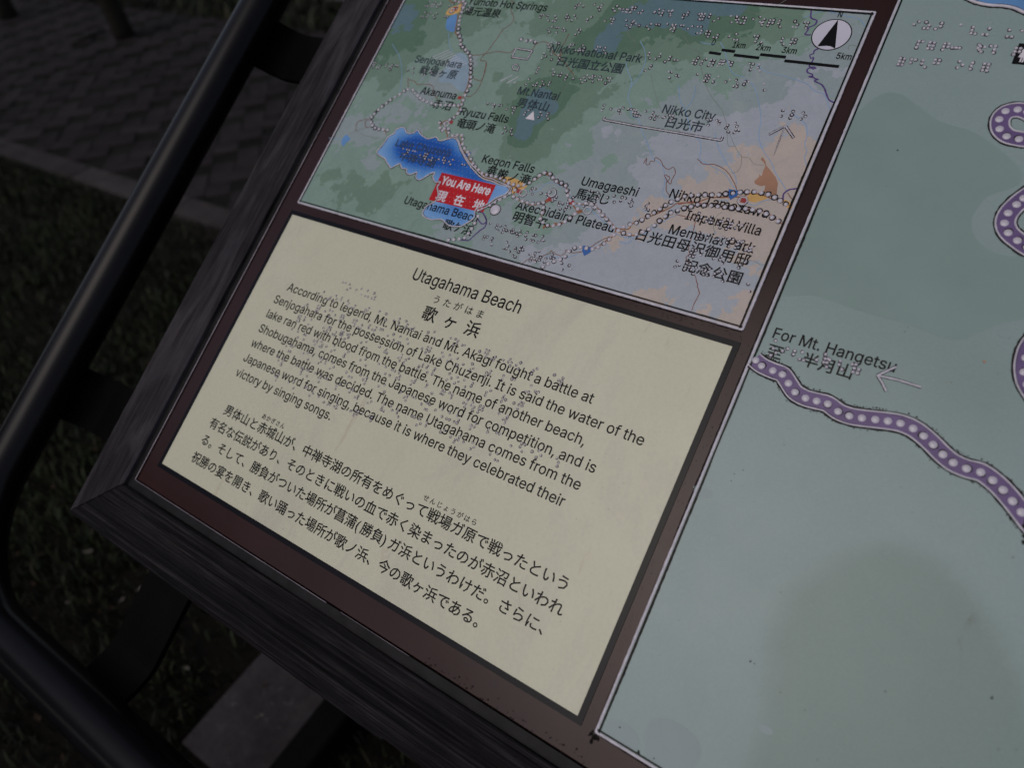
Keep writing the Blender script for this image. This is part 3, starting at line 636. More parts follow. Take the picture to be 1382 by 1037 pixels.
# ------------------------------------------------------------------ lettering
GLYPHS = json.loads('''{"A":[192,[7,0,81,203,110,203,185,0,158,0,115,121,106,149,93,191,98,191,85,148,76,121,34,0],[44,57,44,79,148,79,148,57]],"B":[182,[24,0,24,203,96,203,116,202,132,196,144,188,152,177,158,164,159,150,158,138,155,128,143,114,126,107,126,105,136,103,145,98,154,91,161,81,166,69,167,54,165,40,160,27,151,16,138,7,120,2,99,0],[50,23,98,23,118,25,132,32,140,42,142,55,141,65,137,74,131,81,122,87,112,91,99,92,50,92],[50,114,95,114,115,118,123,124,129,131,133,139,134,149,132,161,125,172,113,178,96,181,50,181]],"C":[204,[107,-3,82,0,60,10,42,25,28,46,19,72,16,102,19,132,28,157,42,178,60,193,82,203,107,206,136,202,149,196,161,188,171,179,179,167,185,154,189,139,163,139,156,158,143,171,126,180,107,182,89,180,73,173,60,161,50,146,44,126,41,102,44,78,50,58,60,42,74,31,89,24,107,21,126,24,143,32,156,46,163,64,189,64,185,49,179,36,171,25,161,15,149,7,136,2,122,-2]],"F":[164,[24,0,24,203,148,203,148,181,50,181,50,111,138,111,138,88,50,88,50,0]],"H":[207,[24,0,24,203,50,203,50,116,157,116,157,203,183,203,183,0,157,0,157,93,50,93,50,0]],"I":[120,[12,0,12,23,47,23,47,181,12,181,12,203,108,203,108,181,73,181,73,23,108,23,108,0]],"J":[159,[74,-3,50,1,30,13,17,32,13,58,13,69,39,69,39,58,41,42,49,30,60,22,74,20,88,22,99,30,106,42,109,58,109,203,135,203,135,58,130,32,118,13,98,1]],"K":[187,[42,58,42,86,56,104,70,121,85,138,145,203,179,203,92,110,91,110],[24,0,24,203,50,203,50,134,50,90,50,77,50,0],[149,0,75,104,91,124,179,0]],"L":[157,[24,0,24,203,50,203,50,23,144,23,144,0]],"M":[251,[24,0,24,203,61,203,111,75,115,64,120,49,125,34,129,20,123,20,127,33,132,48,137,63,141,75,191,203,227,203,227,0,202,0,202,116,202,131,202,147,202,165,203,183,205,183,199,164,193,145,187,129,182,116,137,0,114,0,68,116,64,128,58,144,52,163,45,183,48,183,48,166,48,149,49,131,49,116,49,0]],"N":[209,[24,0,24,203,54,203,137,73,145,60,155,43,166,22,162,21,160,43,160,63,160,78,160,203,185,203,185,0,155,0,81,116,71,132,59,152,43,181,48,181,49,153,50,131,50,116,50,0]],"P":[178,[24,0,24,203,94,203,116,201,133,195,146,185,156,172,162,156,163,139,162,122,156,106,146,93,133,83,116,76,94,74,44,74,44,97,93,97,107,98,119,102,127,109,133,117,137,128,138,139,137,150,133,161,127,169,119,175,107,179,93,181,50,181,50,0]],"R":[180,[24,0,24,203,94,203,116,201,133,195,147,186,156,173,162,158,164,141,162,124,156,109,147,96,133,87,116,81,94,79,39,79,39,102,93,102,108,103,119,107,128,112,133,120,137,130,138,141,137,152,133,162,128,170,119,176,108,180,93,181,50,181,50,0],[141,0,92,92,121,92,171,0]],"S":[179,[89,-4,69,-2,51,4,36,12,26,24,18,38,15,55,42,55,44,44,49,35,57,28,67,23,89,20,103,21,114,24,124,29,132,37,137,46,138,56,137,65,133,72,118,82,98,89,73,96,51,104,34,116,24,130,21,149,23,165,30,179,41,191,55,199,72,204,91,206,110,204,126,199,140,191,151,179,158,166,160,151,135,151,131,165,121,175,107,181,90,183,78,182,67,179,58,174,51,167,47,159,46,150,48,141,52,133,68,123,85,117,106,112,125,105,143,95,158,79,162,68,163,55,161,40,155,25,144,13,129,4,111,-2]],"T":[179,[13,181,13,203,167,203,167,181,103,181,103,0,77,0,77,181]],"U":[207,[104,-3,81,-1,62,6,46,17,34,32,26,49,24,69,24,203,50,203,50,71,51,57,56,45,64,35,75,27,88,22,104,21,119,22,132,27,143,35,151,45,155,57,157,71,157,203,183,203,183,69,180,49,173,32,161,17,145,6,126,-1]],"V":[192,[82,0,7,203,34,203,77,82,86,55,99,12,94,12,107,55,116,82,158,203,185,203,111,0]],"Y":[189,[81,0,81,83,7,203,36,203,77,138,89,117,100,92,89,92,100,117,112,138,152,203,182,203,107,83,107,0]],"a":[156,[64,-3,50,-2,38,2,27,9,19,18,14,29,12,43,13,55,17,64,23,72,31,77,50,84,71,88,93,91,106,94,109,97,110,102,110,103,107,119,96,129,78,132,60,129,47,120,40,110,16,116,23,129,31,138,42,145,53,150,78,154,96,152,114,144,122,137,129,128,133,116,135,101,135,0,111,0,111,21,109,21,101,10,86,0],[68,18,81,19,91,23,99,30,105,37,109,46,110,55,110,76,104,73,93,70,80,68,70,67,54,63,41,56,38,50,37,42,41,29,52,21]],"b":[170,[92,-3,79,-2,69,2,55,12,47,23,45,23,45,0,21,0,21,203,45,203,45,128,47,128,55,138,69,149,79,153,92,154,110,151,125,144,138,133,148,117,154,98,156,76,154,53,148,34,138,18,125,6,110,-1],[88,19,101,21,112,26,120,35,126,47,130,60,131,76,130,91,126,104,120,116,112,125,101,130,88,132,75,130,64,125,56,116,50,105,46,92,45,76,46,60,50,46,56,35,65,26,75,21]],"c":[158,[83,-3,64,-1,47,7,33,18,22,34,16,53,14,75,16,97,22,116,33,132,47,144,64,151,83,154,104,151,122,142,136,129,145,111,121,105,116,116,108,124,97,130,83,132,69,130,58,124,49,115,43,103,40,90,39,75,40,60,43,47,49,35,58,26,69,21,83,19,97,21,108,26,117,35,122,47,145,41,136,22,122,9,104,0]],"d":[170,[78,-3,60,-1,45,6,32,18,22,34,16,53,14,76,16,98,22,117,32,133,45,144,60,151,78,154,91,153,101,149,115,138,122,128,124,128,124,203,149,203,149,0,125,0,125,23,123,23,115,12,101,2,91,-2],[82,19,95,21,105,26,114,35,120,46,123,60,125,76,123,92,120,105,114,116,105,125,95,130,82,132,69,130,58,125,49,116,43,104,40,91,39,76,40,60,43,47,50,35,58,26,69,21]],"e":[162,[85,-3,64,-1,47,7,33,18,22,34,16,53,14,75,16,97,22,116,32,132,46,144,63,151,82,154,106,150,118,144,128,136,136,126,143,113,147,97,148,78,148,68,30,68,30,88,135,88,124,81,123,95,119,107,113,118,105,126,95,130,82,132,69,130,59,125,50,118,44,108,40,97,38,84,38,71,40,55,44,42,51,32,60,25,72,20,85,18,101,21,114,29,122,42,146,36,141,25,134,16,125,8,113,2,100,-2]],"f":[101,[91,152,91,131,3,131,3,152],[32,0,32,173,34,185,38,194,45,202,54,208,75,212,89,211,97,208,91,187,86,189,78,190,68,188,62,184,58,177,57,167,57,0]],"g":[170,[83,-60,67,-59,54,-56,33,-44,20,-28,41,-16,49,-26,62,-35,83,-39,100,-37,113,-30,122,-19,125,-2,125,27,122,27,115,17,101,6,91,3,78,2,61,4,45,11,32,21,22,36,16,54,14,76,16,98,22,117,32,133,45,144,61,151,78,154,91,153,101,149,115,138,123,128,125,128,125,152,149,152,149,-4,147,-22,140,-36,130,-47,116,-54,100,-59],[82,24,95,25,105,30,114,38,120,48,124,62,125,77,124,92,120,106,114,117,106,125,95,130,82,132,69,130,58,125,50,116,43,105,40,92,39,77,40,62,43,49,50,38,58,30,69,25]],"h":[164,[45,91,45,0,21,0,21,203,45,203,45,115,41,115,49,133,61,145,75,152,91,154,105,152,118,147,128,139,136,128,141,114,143,96,143,0,118,0,118,94,116,110,109,122,98,129,84,132,74,130,64,127,57,121,51,113,47,103]],"i":[67,[21,0,21,152,45,152,45,0],[33,177,27,178,22,182,18,187,17,193,18,200,22,205,27,208,33,209,40,208,46,205,49,200,51,193,49,187,46,182,40,178]],"j":[67,[21,152,45,152,45,-12,44,-25,41,-36,34,-45,26,-52,15,-56,2,-57,-4,-57,-4,-35,1,-35,10,-33,16,-29,20,-21,21,-12],[33,177,27,178,21,182,18,187,16,193,18,200,21,205,27,208,33,209,40,208,45,205,49,200,50,193,49,187,45,182,40,178]],"k":[152,[44,55,44,85,48,85,114,152,144,152,74,80,71,80],[21,0,21,203,45,203,45,0],[118,0,59,74,76,91,149,0]],"l":[76,[56,-1,40,1,30,8,23,19,21,34,21,203,45,203,45,39,48,25,52,22,58,21,64,21,68,22,72,1,65,0]],"m":[244,[21,0,21,152,45,152,45,118,43,118,47,129,53,138,69,150,88,154,103,152,115,144,124,133,128,118,125,118,129,128,135,137,152,150,175,154,187,153,199,149,209,142,216,131,221,118,223,102,223,0,198,0,198,101,196,116,189,125,179,130,167,132,158,131,150,128,138,116,134,99,134,0,110,0,110,104,108,115,101,124,92,130,80,132,63,128,56,123,50,116,47,106,45,95,45,0]],"n":[164,[45,91,45,0,21,0,21,152,45,152,45,115,41,115,49,133,61,145,75,152,91,154,105,152,118,147,128,139,136,128,141,114,143,96,143,0,118,0,118,94,116,110,109,122,98,129,84,132,74,130,64,127,57,121,51,113,47,103]],"o":[166,[83,-3,64,-1,47,7,33,18,22,34,16,53,14,75,16,97,22,116,33,132,47,144,64,151,83,154,102,151,119,144,133,132,144,116,150,97,152,75,150,53,144,34,133,18,119,7,102,-1],[83,19,97,21,108,26,117,35,123,47,126,60,128,75,126,90,123,103,117,115,108,124,97,130,83,132,69,130,58,124,49,115,43,103,40,90,39,75,40,60,43,47,49,35,58,26,69,21]],"p":[170,[21,-57,21,152,45,152,45,128,47,128,55,138,69,149,79,153,92,154,110,151,125,144,138,133,148,117,154,98,156,76,154,53,148,34,138,18,125,6,110,-1,92,-3,79,-2,69,2,55,12,47,23,45,23,45,-57],[88,19,101,21,112,26,120,35,126,47,130,60,131,76,130,91,126,104,120,116,112,125,101,130,88,132,75,130,64,125,56,116,50,105,46,92,45,76,46,60,50,46,56,35,65,26,75,21]],"q":[170,[149,-57,124,-57,124,23,122,23,115,12,101,2,91,-2,78,-3,60,-1,45,6,32,18,22,34,16,53,14,76,16,98,22,117,32,133,45,144,60,151,78,154,91,153,101,149,115,138,123,128,125,128,125,152,149,152],[82,19,95,21,105,26,114,35,120,46,123,60,125,76,123,92,120,105,114,116,105,125,95,130,82,132,69,130,58,125,49,116,43,104,40,91,39,76,40,60,43,47,50,35,58,26,69,21]],"r":[104,[21,0,21,152,45,152,45,128,46,128,52,139,61,147,72,152,85,154,92,154,97,153,97,129,92,130,83,130,73,129,64,126,56,121,50,113,47,105,45,95,45,0]],"s":[146,[73,-3,58,-2,45,1,34,7,25,15,18,25,14,38,38,43,42,32,50,24,60,20,73,18,87,20,98,25,105,32,107,41,106,48,102,54,95,59,85,62,60,68,42,74,29,83,21,95,19,110,21,122,26,133,35,141,46,148,60,152,75,154,89,153,102,149,112,143,120,136,130,116,107,111,103,119,97,126,88,131,75,133,62,131,52,127,46,120,43,111,45,103,50,97,69,89,92,84,110,77,122,69,130,57,132,43,131,30,125,19,116,10,104,3,89,-2]],"t":[91,[82,152,82,131,3,131,3,152],[26,188,50,188,50,39,51,30,54,25,60,21,68,20,74,20,81,21,85,1,77,-1,67,-2,50,1,37,9,29,21,26,37]],"u":[164,[73,-2,59,0,46,4,36,12,28,23,23,38,21,56,21,152,45,152,45,58,48,42,55,30,66,23,80,20,90,21,100,25,107,31,113,39,117,49,118,61,118,152,143,152,143,0,119,0,119,37,123,37,114,19,103,7,89,0]],"v":[156,[65,0,7,152,34,152,66,62,75,35,82,8,74,8,81,35,90,62,122,152,149,152,91,0]],"w":[227,[55,0,9,152,35,152,53,85,62,55,70,17,66,17,74,54,82,85,101,152,127,152,145,85,153,54,161,17,157,17,165,54,173,85,192,152,218,152,172,0,147,0,128,69,122,90,116,112,111,135,116,135,111,112,105,90,99,69,79,0]],"y":[156,[19,-55,25,-34,29,-35,42,-36,52,-30,60,-14,65,-1,7,152,34,152,66,62,75,35,82,8,73,8,81,35,90,62,122,152,149,152,82,-23,71,-43,56,-54,37,-58,26,-57]],"z":[152,[17,0,17,18,102,128,102,129,19,129,19,152,133,152,133,132,50,24,50,23,135,23,135,0]],"0":[181,[91,-3,70,0,52,10,38,25,28,45,21,71,19,102,21,132,28,158,38,179,52,194,70,203,91,206,112,203,129,194,143,179,154,158,160,132,162,102,160,71,154,45,143,25,129,10,112,0],[91,20,104,22,116,29,125,41,132,57,136,78,138,102,136,126,132,146,125,162,116,174,104,181,91,184,77,181,65,174,56,162,49,146,45,126,44,102,45,78,49,57,56,41,65,29,77,22]],"1":[181,[31,0,31,22,156,22,156,0],[110,203,110,0,85,0,85,179,84,179,34,143,34,171,79,203]],"2":[181,[26,0,26,19,94,91,113,113,124,131,128,149,127,159,123,167,117,174,109,180,89,184,78,183,69,179,61,173,56,165,52,156,51,145,26,145,28,162,34,177,44,189,57,198,73,204,90,206,107,204,122,199,135,190,144,178,150,164,152,149,148,127,134,103,107,72,61,24,61,23,156,23,156,0]],"3":[181,[87,-3,69,-1,53,4,39,12,28,23,21,37,17,53,44,53,46,43,51,35,57,28,66,24,87,20,110,24,119,30,126,37,130,47,132,58,130,69,126,78,120,87,110,93,97,98,80,99,63,99,63,120,115,179,115,181,28,181,28,203,149,203,149,184,85,111,85,116,105,115,123,110,138,101,148,89,155,74,157,58,155,41,148,26,137,14,123,5,107,-1]],"5":[181,[88,-3,71,-1,56,4,43,13,33,24,27,37,24,52,49,52,51,43,55,36,69,24,88,20,100,21,110,26,119,33,126,42,130,53,131,65,130,77,125,88,119,98,110,105,99,109,87,111,67,107,51,98,27,101,38,203,147,203,147,181,60,181,54,121,71,130,92,133,105,132,118,128,129,122,138,114,146,104,152,92,155,79,156,65,154,47,148,30,137,17,123,6,107,-1]],".":[75,[38,-2,31,0,25,4,21,9,20,16,21,23,25,29,31,33,38,35,45,33,51,29,55,23,56,16,55,9,51,4,45,0]],",":[75,[15,-48,27,28,55,28,34,-48]]," ":[75]}''')
CAPH = max(GLYPHS['H'][1][1::2]) / 400
_cache = {}
def outline_fill(loops, off):
    """fills glyph outlines by non-zero winding after growing them by off"""
    LL = []
    for p in loops:
        q = []
        for a in p:
            if not q or math.dist(a, q[-1]) > .004: q.append(a)
        if len(q) > 1 and math.dist(q[0], q[-1]) < .004: q.pop()
        if len(q) > 2: LL.append(q)
    if not LL: return [], []
    area = lambda p: sum(p[i][0] * p[(i + 1) % len(p)][1] - p[(i + 1) % len(p)][0] * p[i][1] for i in range(len(p)))
    sg = 1 if area(max(LL, key=lambda p: abs(area(p)))) > 0 else -1
    out = []
    for p in LL:
        n = len(p); q = []
        for i in range(n):
            a, b_, c_ = Vector(p[i - 1]), Vector(p[i]), Vector(p[(i + 1) % n])
            d1, d2 = (b_ - a).normalized(), (c_ - b_).normalized()
            n1, n2 = Vector((d1.y, -d1.x)) * sg, Vector((d2.y, -d2.x)) * sg
            m_ = n1 + n2; m_ = m_.normalized() if m_.length > 1e-6 else n1
            k_ = 1 / max(.55, m_.dot(n1)); q.append(tuple(b_ + m_ * off * k_))
        out.append(q)
    pts, ed = [], []
    for q in out:
        b0 = len(pts); pts += q; ed += [(b0 + i, b0 + (i + 1) % len(q)) for i in range(len(q))]
    r = delaunay_2d_cdt([Vector(p) for p in pts], ed, [], 0, 1e-6)
    V = [(v_.x, v_.y) for v_ in r[0]]; Fc = []
    segs = np.array([(pts[a] + pts[b_]) for a, b_ in ed])
    for f in r[2]:
        cx = sum(V[i][0] for i in f) / len(f); cy = sum(V[i][1] for i in f) / len(f)
        x1, y1, x2, y2 = segs.T
        up = (y1 <= cy) & (y2 > cy); dn = (y1 > cy) & (y2 <= cy)
        with np.errstate(divide='ignore', invalid='ignore'):
            xi = x1 + (cy - y1) / (y2 - y1) * (x2 - x1)
        if int((up & (xi > cx)).sum()) - int((dn & (xi > cx)).sum()): Fc.append(tuple(f))
    return V, Fc
def latin(ch, off):
    k = ('L', ch, off)
    if k not in _cache:
        _cache[k] = outline_fill([[(p[2 * i] / 400, p[2 * i + 1] / 400) for i in range(len(p) // 2)] for p in GLYPHS[ch][1:]], off)
    return _cache[k]
def kana(ch, off):
    k = ('K', ch, off)
    if k not in _cache:
        cu = bpy.data.curves.new('g', 'FONT'); cu.body = ch; cu.resolution_u = 2; cu.fill_mode = 'NONE'
        o = bpy.data.objects.new('tmp', cu); col.objects.link(o)
        me = bpy.data.meshes.new_from_object(o.evaluated_get(bpy.context.evaluated_depsgraph_get()))
        nxt = {}
        for e in me.edges: nxt.setdefault(e.vertices[0], []).append(e.vertices[1]); nxt.setdefault(e.vertices[1], []).append(e.vertices[0])
        seen, loops = set(), []
        for v_ in range(len(me.vertices)):
            if v_ in seen or v_ not in nxt: continue
            lp = [v_]; seen.add(v_); cur_ = v_; nx = max(nxt[v_]) if v_ + 1 not in nxt[v_] else v_ + 1
            while nx not in seen:
                lp.append(nx); seen.add(nx); c2 = [w_ for w_ in nxt[nx] if w_ not in seen]
                if not c2: break
                nx = c2[0]
            loops.append([tuple(me.vertices[i].co[:2]) for i in lp])
        bpy.data.objects.remove(o); bpy.data.meshes.remove(me); bpy.data.curves.remove(cu)
        _cache[k] = outline_fill(loops, off)
    return _cache[k]
def latin_line(mb, s, u, v, width, cap, z, off=0.0):
    adv = sum(GLYPHS[c_][0] for c_ in s) / 400; sx = width / adv; sy = cap / CAPH; x_ = u
    for ch in s:
        V, Fc = latin(ch, off)
        if V: mb.add([(x_ + a * sx, v + b_ * sy, z) for a, b_ in V], Fc)
        x_ += GLYPHS[ch][0] / 400 * sx
def kana_line(mb, s, u, v, pitch, em, z, off=0.0, half='()'):
    """v is the foot of the characters; pitch is the cell width"""
    x_ = u
    for ch in s:
        if ch == ' ': x_ += pitch; continue
        V, Fc = kana(ch, off); w_ = pitch * (.5 if ch in half else 1)
        pad = 0 if ch in half else (pitch - em) / 2
        mb.add([(x_ + pad + a * em, v + .075 * em + b_ * em * .97, z) for a, b_ in V], Fc)
        x_ += w_

# braille domes ------------------------------------------------------
def dome(mb, u, v, r_, h_, z, n=10, rings=3):
    V = []; Fc = []
    for k in range(rings):
        a = (math.pi / 2) * k / rings
        for i in range(n):
            q = 2 * math.pi * i / n; V.append((u + r_ * math.cos(a) * math.cos(q), v + r_ * math.cos(a) * math.sin(q), z + h_ * math.sin(a)))
    V.append((u, v, z + h_)); 
    for k in range(rings - 1):
        for i in range(n):
            j = (i + 1) % n; Fc.append((k * n + i, k * n + j, (k + 1) * n + j, (k + 1) * n + i))
    for i in range(n): Fc.append(((rings - 1) * n + i, (rings - 1) * n + (i + 1) % n, rings * n))
    mb.add(V, Fc)
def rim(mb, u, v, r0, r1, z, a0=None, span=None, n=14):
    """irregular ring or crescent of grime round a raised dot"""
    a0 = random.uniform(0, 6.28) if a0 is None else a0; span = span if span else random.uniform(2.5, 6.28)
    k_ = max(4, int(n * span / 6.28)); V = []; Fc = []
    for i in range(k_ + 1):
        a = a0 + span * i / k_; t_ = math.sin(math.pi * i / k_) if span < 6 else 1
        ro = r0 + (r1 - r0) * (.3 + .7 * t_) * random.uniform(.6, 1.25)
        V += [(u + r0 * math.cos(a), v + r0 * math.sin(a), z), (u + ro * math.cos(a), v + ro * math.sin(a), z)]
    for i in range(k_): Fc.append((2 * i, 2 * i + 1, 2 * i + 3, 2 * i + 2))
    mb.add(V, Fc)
VOW = {'a': (1,), 'i': (1, 2), 'u': (1, 4), 'e': (1, 2, 4), 'o': (2, 4)}
CON = {'': (), 'k': (6,), 's': (5, 6), 't': (3, 5), 'n': (3,), 'h': (3, 6), 'm': (3, 5, 6), 'r': (5,)}
def kana_cells(txt):
    """romanised kana, syllables separated by '-', words by ' ' -> braille cells"""
    out = []
    for wi, word in enumerate(txt.split(' ')):
        if wi: out.append(())
        for syl in word.split('-'):
            if syl == 'N': out.append((3, 5, 6)); continue
            if syl == '~': out.append((2, 5)); continue
            if syl == 'Q': out.append((2,)); continue
            c_, v_ = syl[:-1], syl[-1]
            if len(c_) == 2 and c_[1] == 'y': out.append((4, 5) if c_[0] in 'gzdb' else (4,)); c_ = c_[0]
            elif c_ in ('g', 'z', 'd', 'b'): out.append((5,))
            elif c_ == 'p': out.append((6,))
            c_ = {'g': 'k', 'z': 's', 'd': 't', 'b': 'h', 'p': 'h'}.get(c_, c_)
            if c_ == 'y': out.append({'a': (3, 4), 'u': (3, 4, 6), 'o': (3, 4, 5)}[v_])
            elif c_ == 'w': out.append((3,) if v_ == 'a' else (3, 5))
            else: out.append(tuple(VOW[v_]) + CON[c_])
    return out
def braille(mbD, mbR, cells_, u, v, pitch=.0072, sp=.0025, r_=.00092, h_=.0007, z=.001, rimw=.00034, rimp=.9):
    """u, v: top-left dot of the first cell"""
    for i, cell in enumerate(cells_):
        for d_ in cell:
            x_ = u + i * pitch + (sp if d_ > 3 else 0) + random.uniform(-1, 1) * .00008; y_ = v - ((d_ - 1) % 3) * sp + random.uniform(-1, 1) * .00008
            dome(mbD, x_, y_, r_, h_, z)
            if random.random() < rimp: rim(mbR, x_, y_, r_ * .93, r_ + rimw, z + .00003)

# ribbons ------------------------------------------------------------
def smooth_line(pts, step=.0012, closed=False, spline=True):
    P = [Vector(p) for p in pts]; out = []
    n = len(P)
    for i in range(n if closed else n - 1):
        p1, p2 = P[i], P[(i + 1) % n]
        p0 = P[(i - 1) % n] if (closed or i > 0) else p1 - (p2 - p1); p3 = P[(i + 2) % n] if (closed or i < n - 2) else p2 + (p2 - p1)
        k = max(1, int((p2 - p1).length / step))
        for s_ in range(k):
            t_ = s_ / k
            if spline: q = .5 * ((2 * p1) + (p2 - p0) * t_ + (2 * p0 - 5 * p1 + 4 * p2 - p3) * t_ ** 2 + (3 * p1 - p0 - 3 * p2 + p3) * t_ ** 3)
            else: q = p1.lerp(p2, t_)
            out.append(q)
    if not closed: out.append(P[-1])
    return out
def ribbon(mb, L, wfun, z, off=0.0, closed=False, zc=None):
    """flat (or, with zc, ridged) strip along the line; wfun(i) gives its width, off shifts it to the left"""
    n = len(L); V = []; Fc = []; m_ = 3 if zc is not None else 2
    for i, p in enumerate(L):
        a = L[(i - 1) % n] if (closed or i > 0) else p; b_ = L[(i + 1) % n] if (closed or i < n - 1) else p
        d_ = b_ - a
        if d_.length < 1e-9: d_ = Vector((1, 0))
        d_.normalize(); nn = Vector((-d_.y, d_.x)); w_ = wfun(i); c_ = p + nn * off
        l_, r_ = c_ + nn * w_ / 2, c_ - nn * w_ / 2
        if m_ == 3: V += [(l_.x, l_.y, z), (c_.x, c_.y, zc), (r_.x, r_.y, z)]
        else: V += [(l_.x, l_.y, z), (r_.x, r_.y, z)]
    for i in range(n if closed else n - 1):
        j = (i + 1) % n
        for k in range(m_ - 1):
            Fc.append((i * m_ + k, i * m_ + k + 1, j * m_ + k + 1, j * m_ + k))
    mb.add(V, Fc)
def bead(mb, L, width, z, h_, closed=False, jit=.1, off=0.0):
    n = len(L); V = []; Fc = []; prof = [(-.5, 0), (-.36, .7), (0, 1), (.36, .7), (.5, 0)]
    for i, p in enumerate(L):
        a = L[(i - 1) % n] if (closed or i > 0) else p; b_ = L[(i + 1) % n] if (closed or i < n - 1) else p
        d_ = (b_ - a); d_ = d_.normalized() if d_.length > 1e-9 else Vector((1, 0)); nn = Vector((-d_.y, d_.x)); w_ = width * (1 + random.uniform(-jit, jit)); c_ = p + nn * off
        for s_, q in prof: V.append((c_.x + nn.x * s_ * w_, c_.y + nn.y * s_ * w_, z + q * h_))
    for i in range(n if closed else n - 1):
        j = (i + 1) % n
        for k in range(4): Fc.append((i * 5 + k, i * 5 + k + 1, j * 5 + k + 1, j * 5 + k))
    mb.add(V, Fc)
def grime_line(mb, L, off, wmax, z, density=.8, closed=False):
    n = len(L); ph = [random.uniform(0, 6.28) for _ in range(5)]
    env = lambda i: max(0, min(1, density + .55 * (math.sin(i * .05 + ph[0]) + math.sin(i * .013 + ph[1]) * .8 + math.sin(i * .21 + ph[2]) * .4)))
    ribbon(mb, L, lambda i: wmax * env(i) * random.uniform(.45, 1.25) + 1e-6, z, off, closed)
def blot(mb, u, v, r_, z, n=9, sq=1.0):
    V = [(u + r_ * random.uniform(.5, 1.2) * math.cos(k * 6.283 / n), v + sq * r_ * random.uniform(.5, 1.2) * math.sin(k * 6.283 / n), z) for k in range(n)]
    mb.add(V, [tuple(range(n))])
def px_line(pts, **kw): return smooth_line([Vector(on_board(*p)) for p in pts], **kw)
def px_poly(mb, pts, z, spline=False, step=.002, umin=-9):
    L = px_line(pts, closed=True, spline=spline, step=step)
    cu = [(max(p.x, umin), p.y) for p in L]
    r = delaunay_2d_cdt([Vector(p) for p in cu], [], [list(range(len(cu)))], 1, 1e-9)
    mb.add([(p.x, p.y, z) for p in r[0]], [tuple(f) for f in r[2]])

PZ = .0008          # top of the plates above the brown face
# ================================================================== cream text plate
CW, CH = .4210, .2537
mb = MB(); mb.box(-.0042, CW + .0042, -.0042, CH + .0042, .0001, .0006, .0001)
border = part(mb, 'text_plate', MAT['plate_border']); border['label'] = 'cream text plate with black edge'
mb = MB(); mb.box(0, CW, 0, CH, .00062, PZ, .00005); cream = sub(mb, 'cream_face', MAT['cream'], border)
LZ = PZ + .00005
mb = MB(); latin_line(mb, 'Utagahama Beach', .1570, .2301, .1075, .0104, LZ, .008); sub(mb, 'lettering', MAT['black_ink'], border)
mb = MB(); kana_line(mb, 'うたがはま', .1848, .2168, .0107, .0080, LZ, .010); sub(mb, 'lettering', MAT['black_ink'], border)
mb = MB(); kana_line(mb, '歌ヶ浜', .1795, .2010, .0213, .0140, LZ, .016); sub(mb, 'lettering', MAT['black_ink'], border)
ENG = [('According to legend, Mt. Nantai and Mt. Akagi fought a battle at', .0376, .3470),
       ('Senjogahara for the possession of Lake Chuzenji. It is said the water of the', .0293, .3920),
       ('lake ran red with blood from the battle. The name of another beach,', .0293, .3545),
       ('Shobugahama, comes from the Japanese word for competition, and is', .0293, .3690),
       ('where the battle was decided. The name Utagahama comes from the', .0293, .3640),
       ('Japanese word for singing, because it is where they celebrated their', .0293, .3580),
       ('victory by singing songs.', .0293, .1472)]
for k, (s_, a, b_) in enumerate(ENG):
    mb = MB(); latin_line(mb, s_, a, .18475 - .01462 * k, b_ - a, .0076, LZ, .009); sub(mb, 'lettering', MAT['black_ink'], border)
JAP = [('男体山と赤城山が、中禅寺湖の所有をめぐって戦場ガ原で戦ったという', .0376, .0625),
       ('有名な伝説があり、そのときに戦いの血で赤く染まったのが赤沼といわれ', .0290, .0470),
       ('る。そして、勝負がついた場所が菖蒲(勝負)ガ浜というわけだ。さらに、', .0290, .0312),
       ('祝勝の宴を開き、歌い踊った場所が歌ノ浜、今の歌ヶ浜である。', .0290, .0142)]
for s_, u_, v_ in JAP:
    mb = MB(); kana_line(mb, s_, u_, v_, .01085, .0109, LZ, .014); sub(mb, 'lettering', MAT['black_ink'], border)
mb = MB(); kana_line(mb, 'あかぎさん', .0795, .0742, .0057, .0052, LZ, .014); sub(mb, 'lettering', MAT['black_ink'], border)
mb = MB(); kana_line(mb, 'せんじょうがはら', .2560, .0742, .0062, .0052, LZ, .014); sub(mb, 'lettering', MAT['black_ink'], border)
# braille on the cream plate
D = MB(); Rm = MB()
braille(D, Rm, kana_cells('u-ta-ga-ha-ma'), .0935, .2085, z=PZ)
rows = ['na-N-ta-i-sa-N to a-ka-gi-sa-N ga tyu~-'.replace('tyu~-', 'tyu-~') + ' ze-N-zi-ko no syo-yu-u',
        'wo me-gu-Q-te se-N-zyo-u-ga-ha-ra de ta-ta-ka-Q-ta to i-u yu-~',
        'me-i-na de-N-se-tu ga a-ri so-no to-ki-ni ta-ta-ka-i no ti-de',
        'a-ka-ku so-ma-Q-ta no ga a-ka-nu-ma to i-wa-re-ru so-si-te syo',
        'bu ga tu-i-ta ba-syo ga syo-u-bu-ga-ha-ma to i-u wa-ke-da sa',
        'ra-ni syu-ku-syo-u no e-N wo hi-ra-ki u-ta-i o-do-Q-ta ba',
        'syo ga u-ta-ga-ha-ma de-a-ru']
ends = [.322, .346, .349, .345, .342, .341, .229]
for k, s_ in enumerate(rows):
    u0 = .0785 if k == 0 else .0655
    c_ = kana_cells(s_); mx_ = int((ends[k] - u0) / .00722) + 1; braille(D, Rm, c_[:mx_], u0, .1951 - .01362 * k, .00722, z=PZ, rimp=1, rimw=.00046)
sub(D, 'braille_dots', MAT['braille_resin'], border, True, 'stuff'); sub(Rm, 'dot_rims', MAT['braille_rim'], border, kind='stuff')

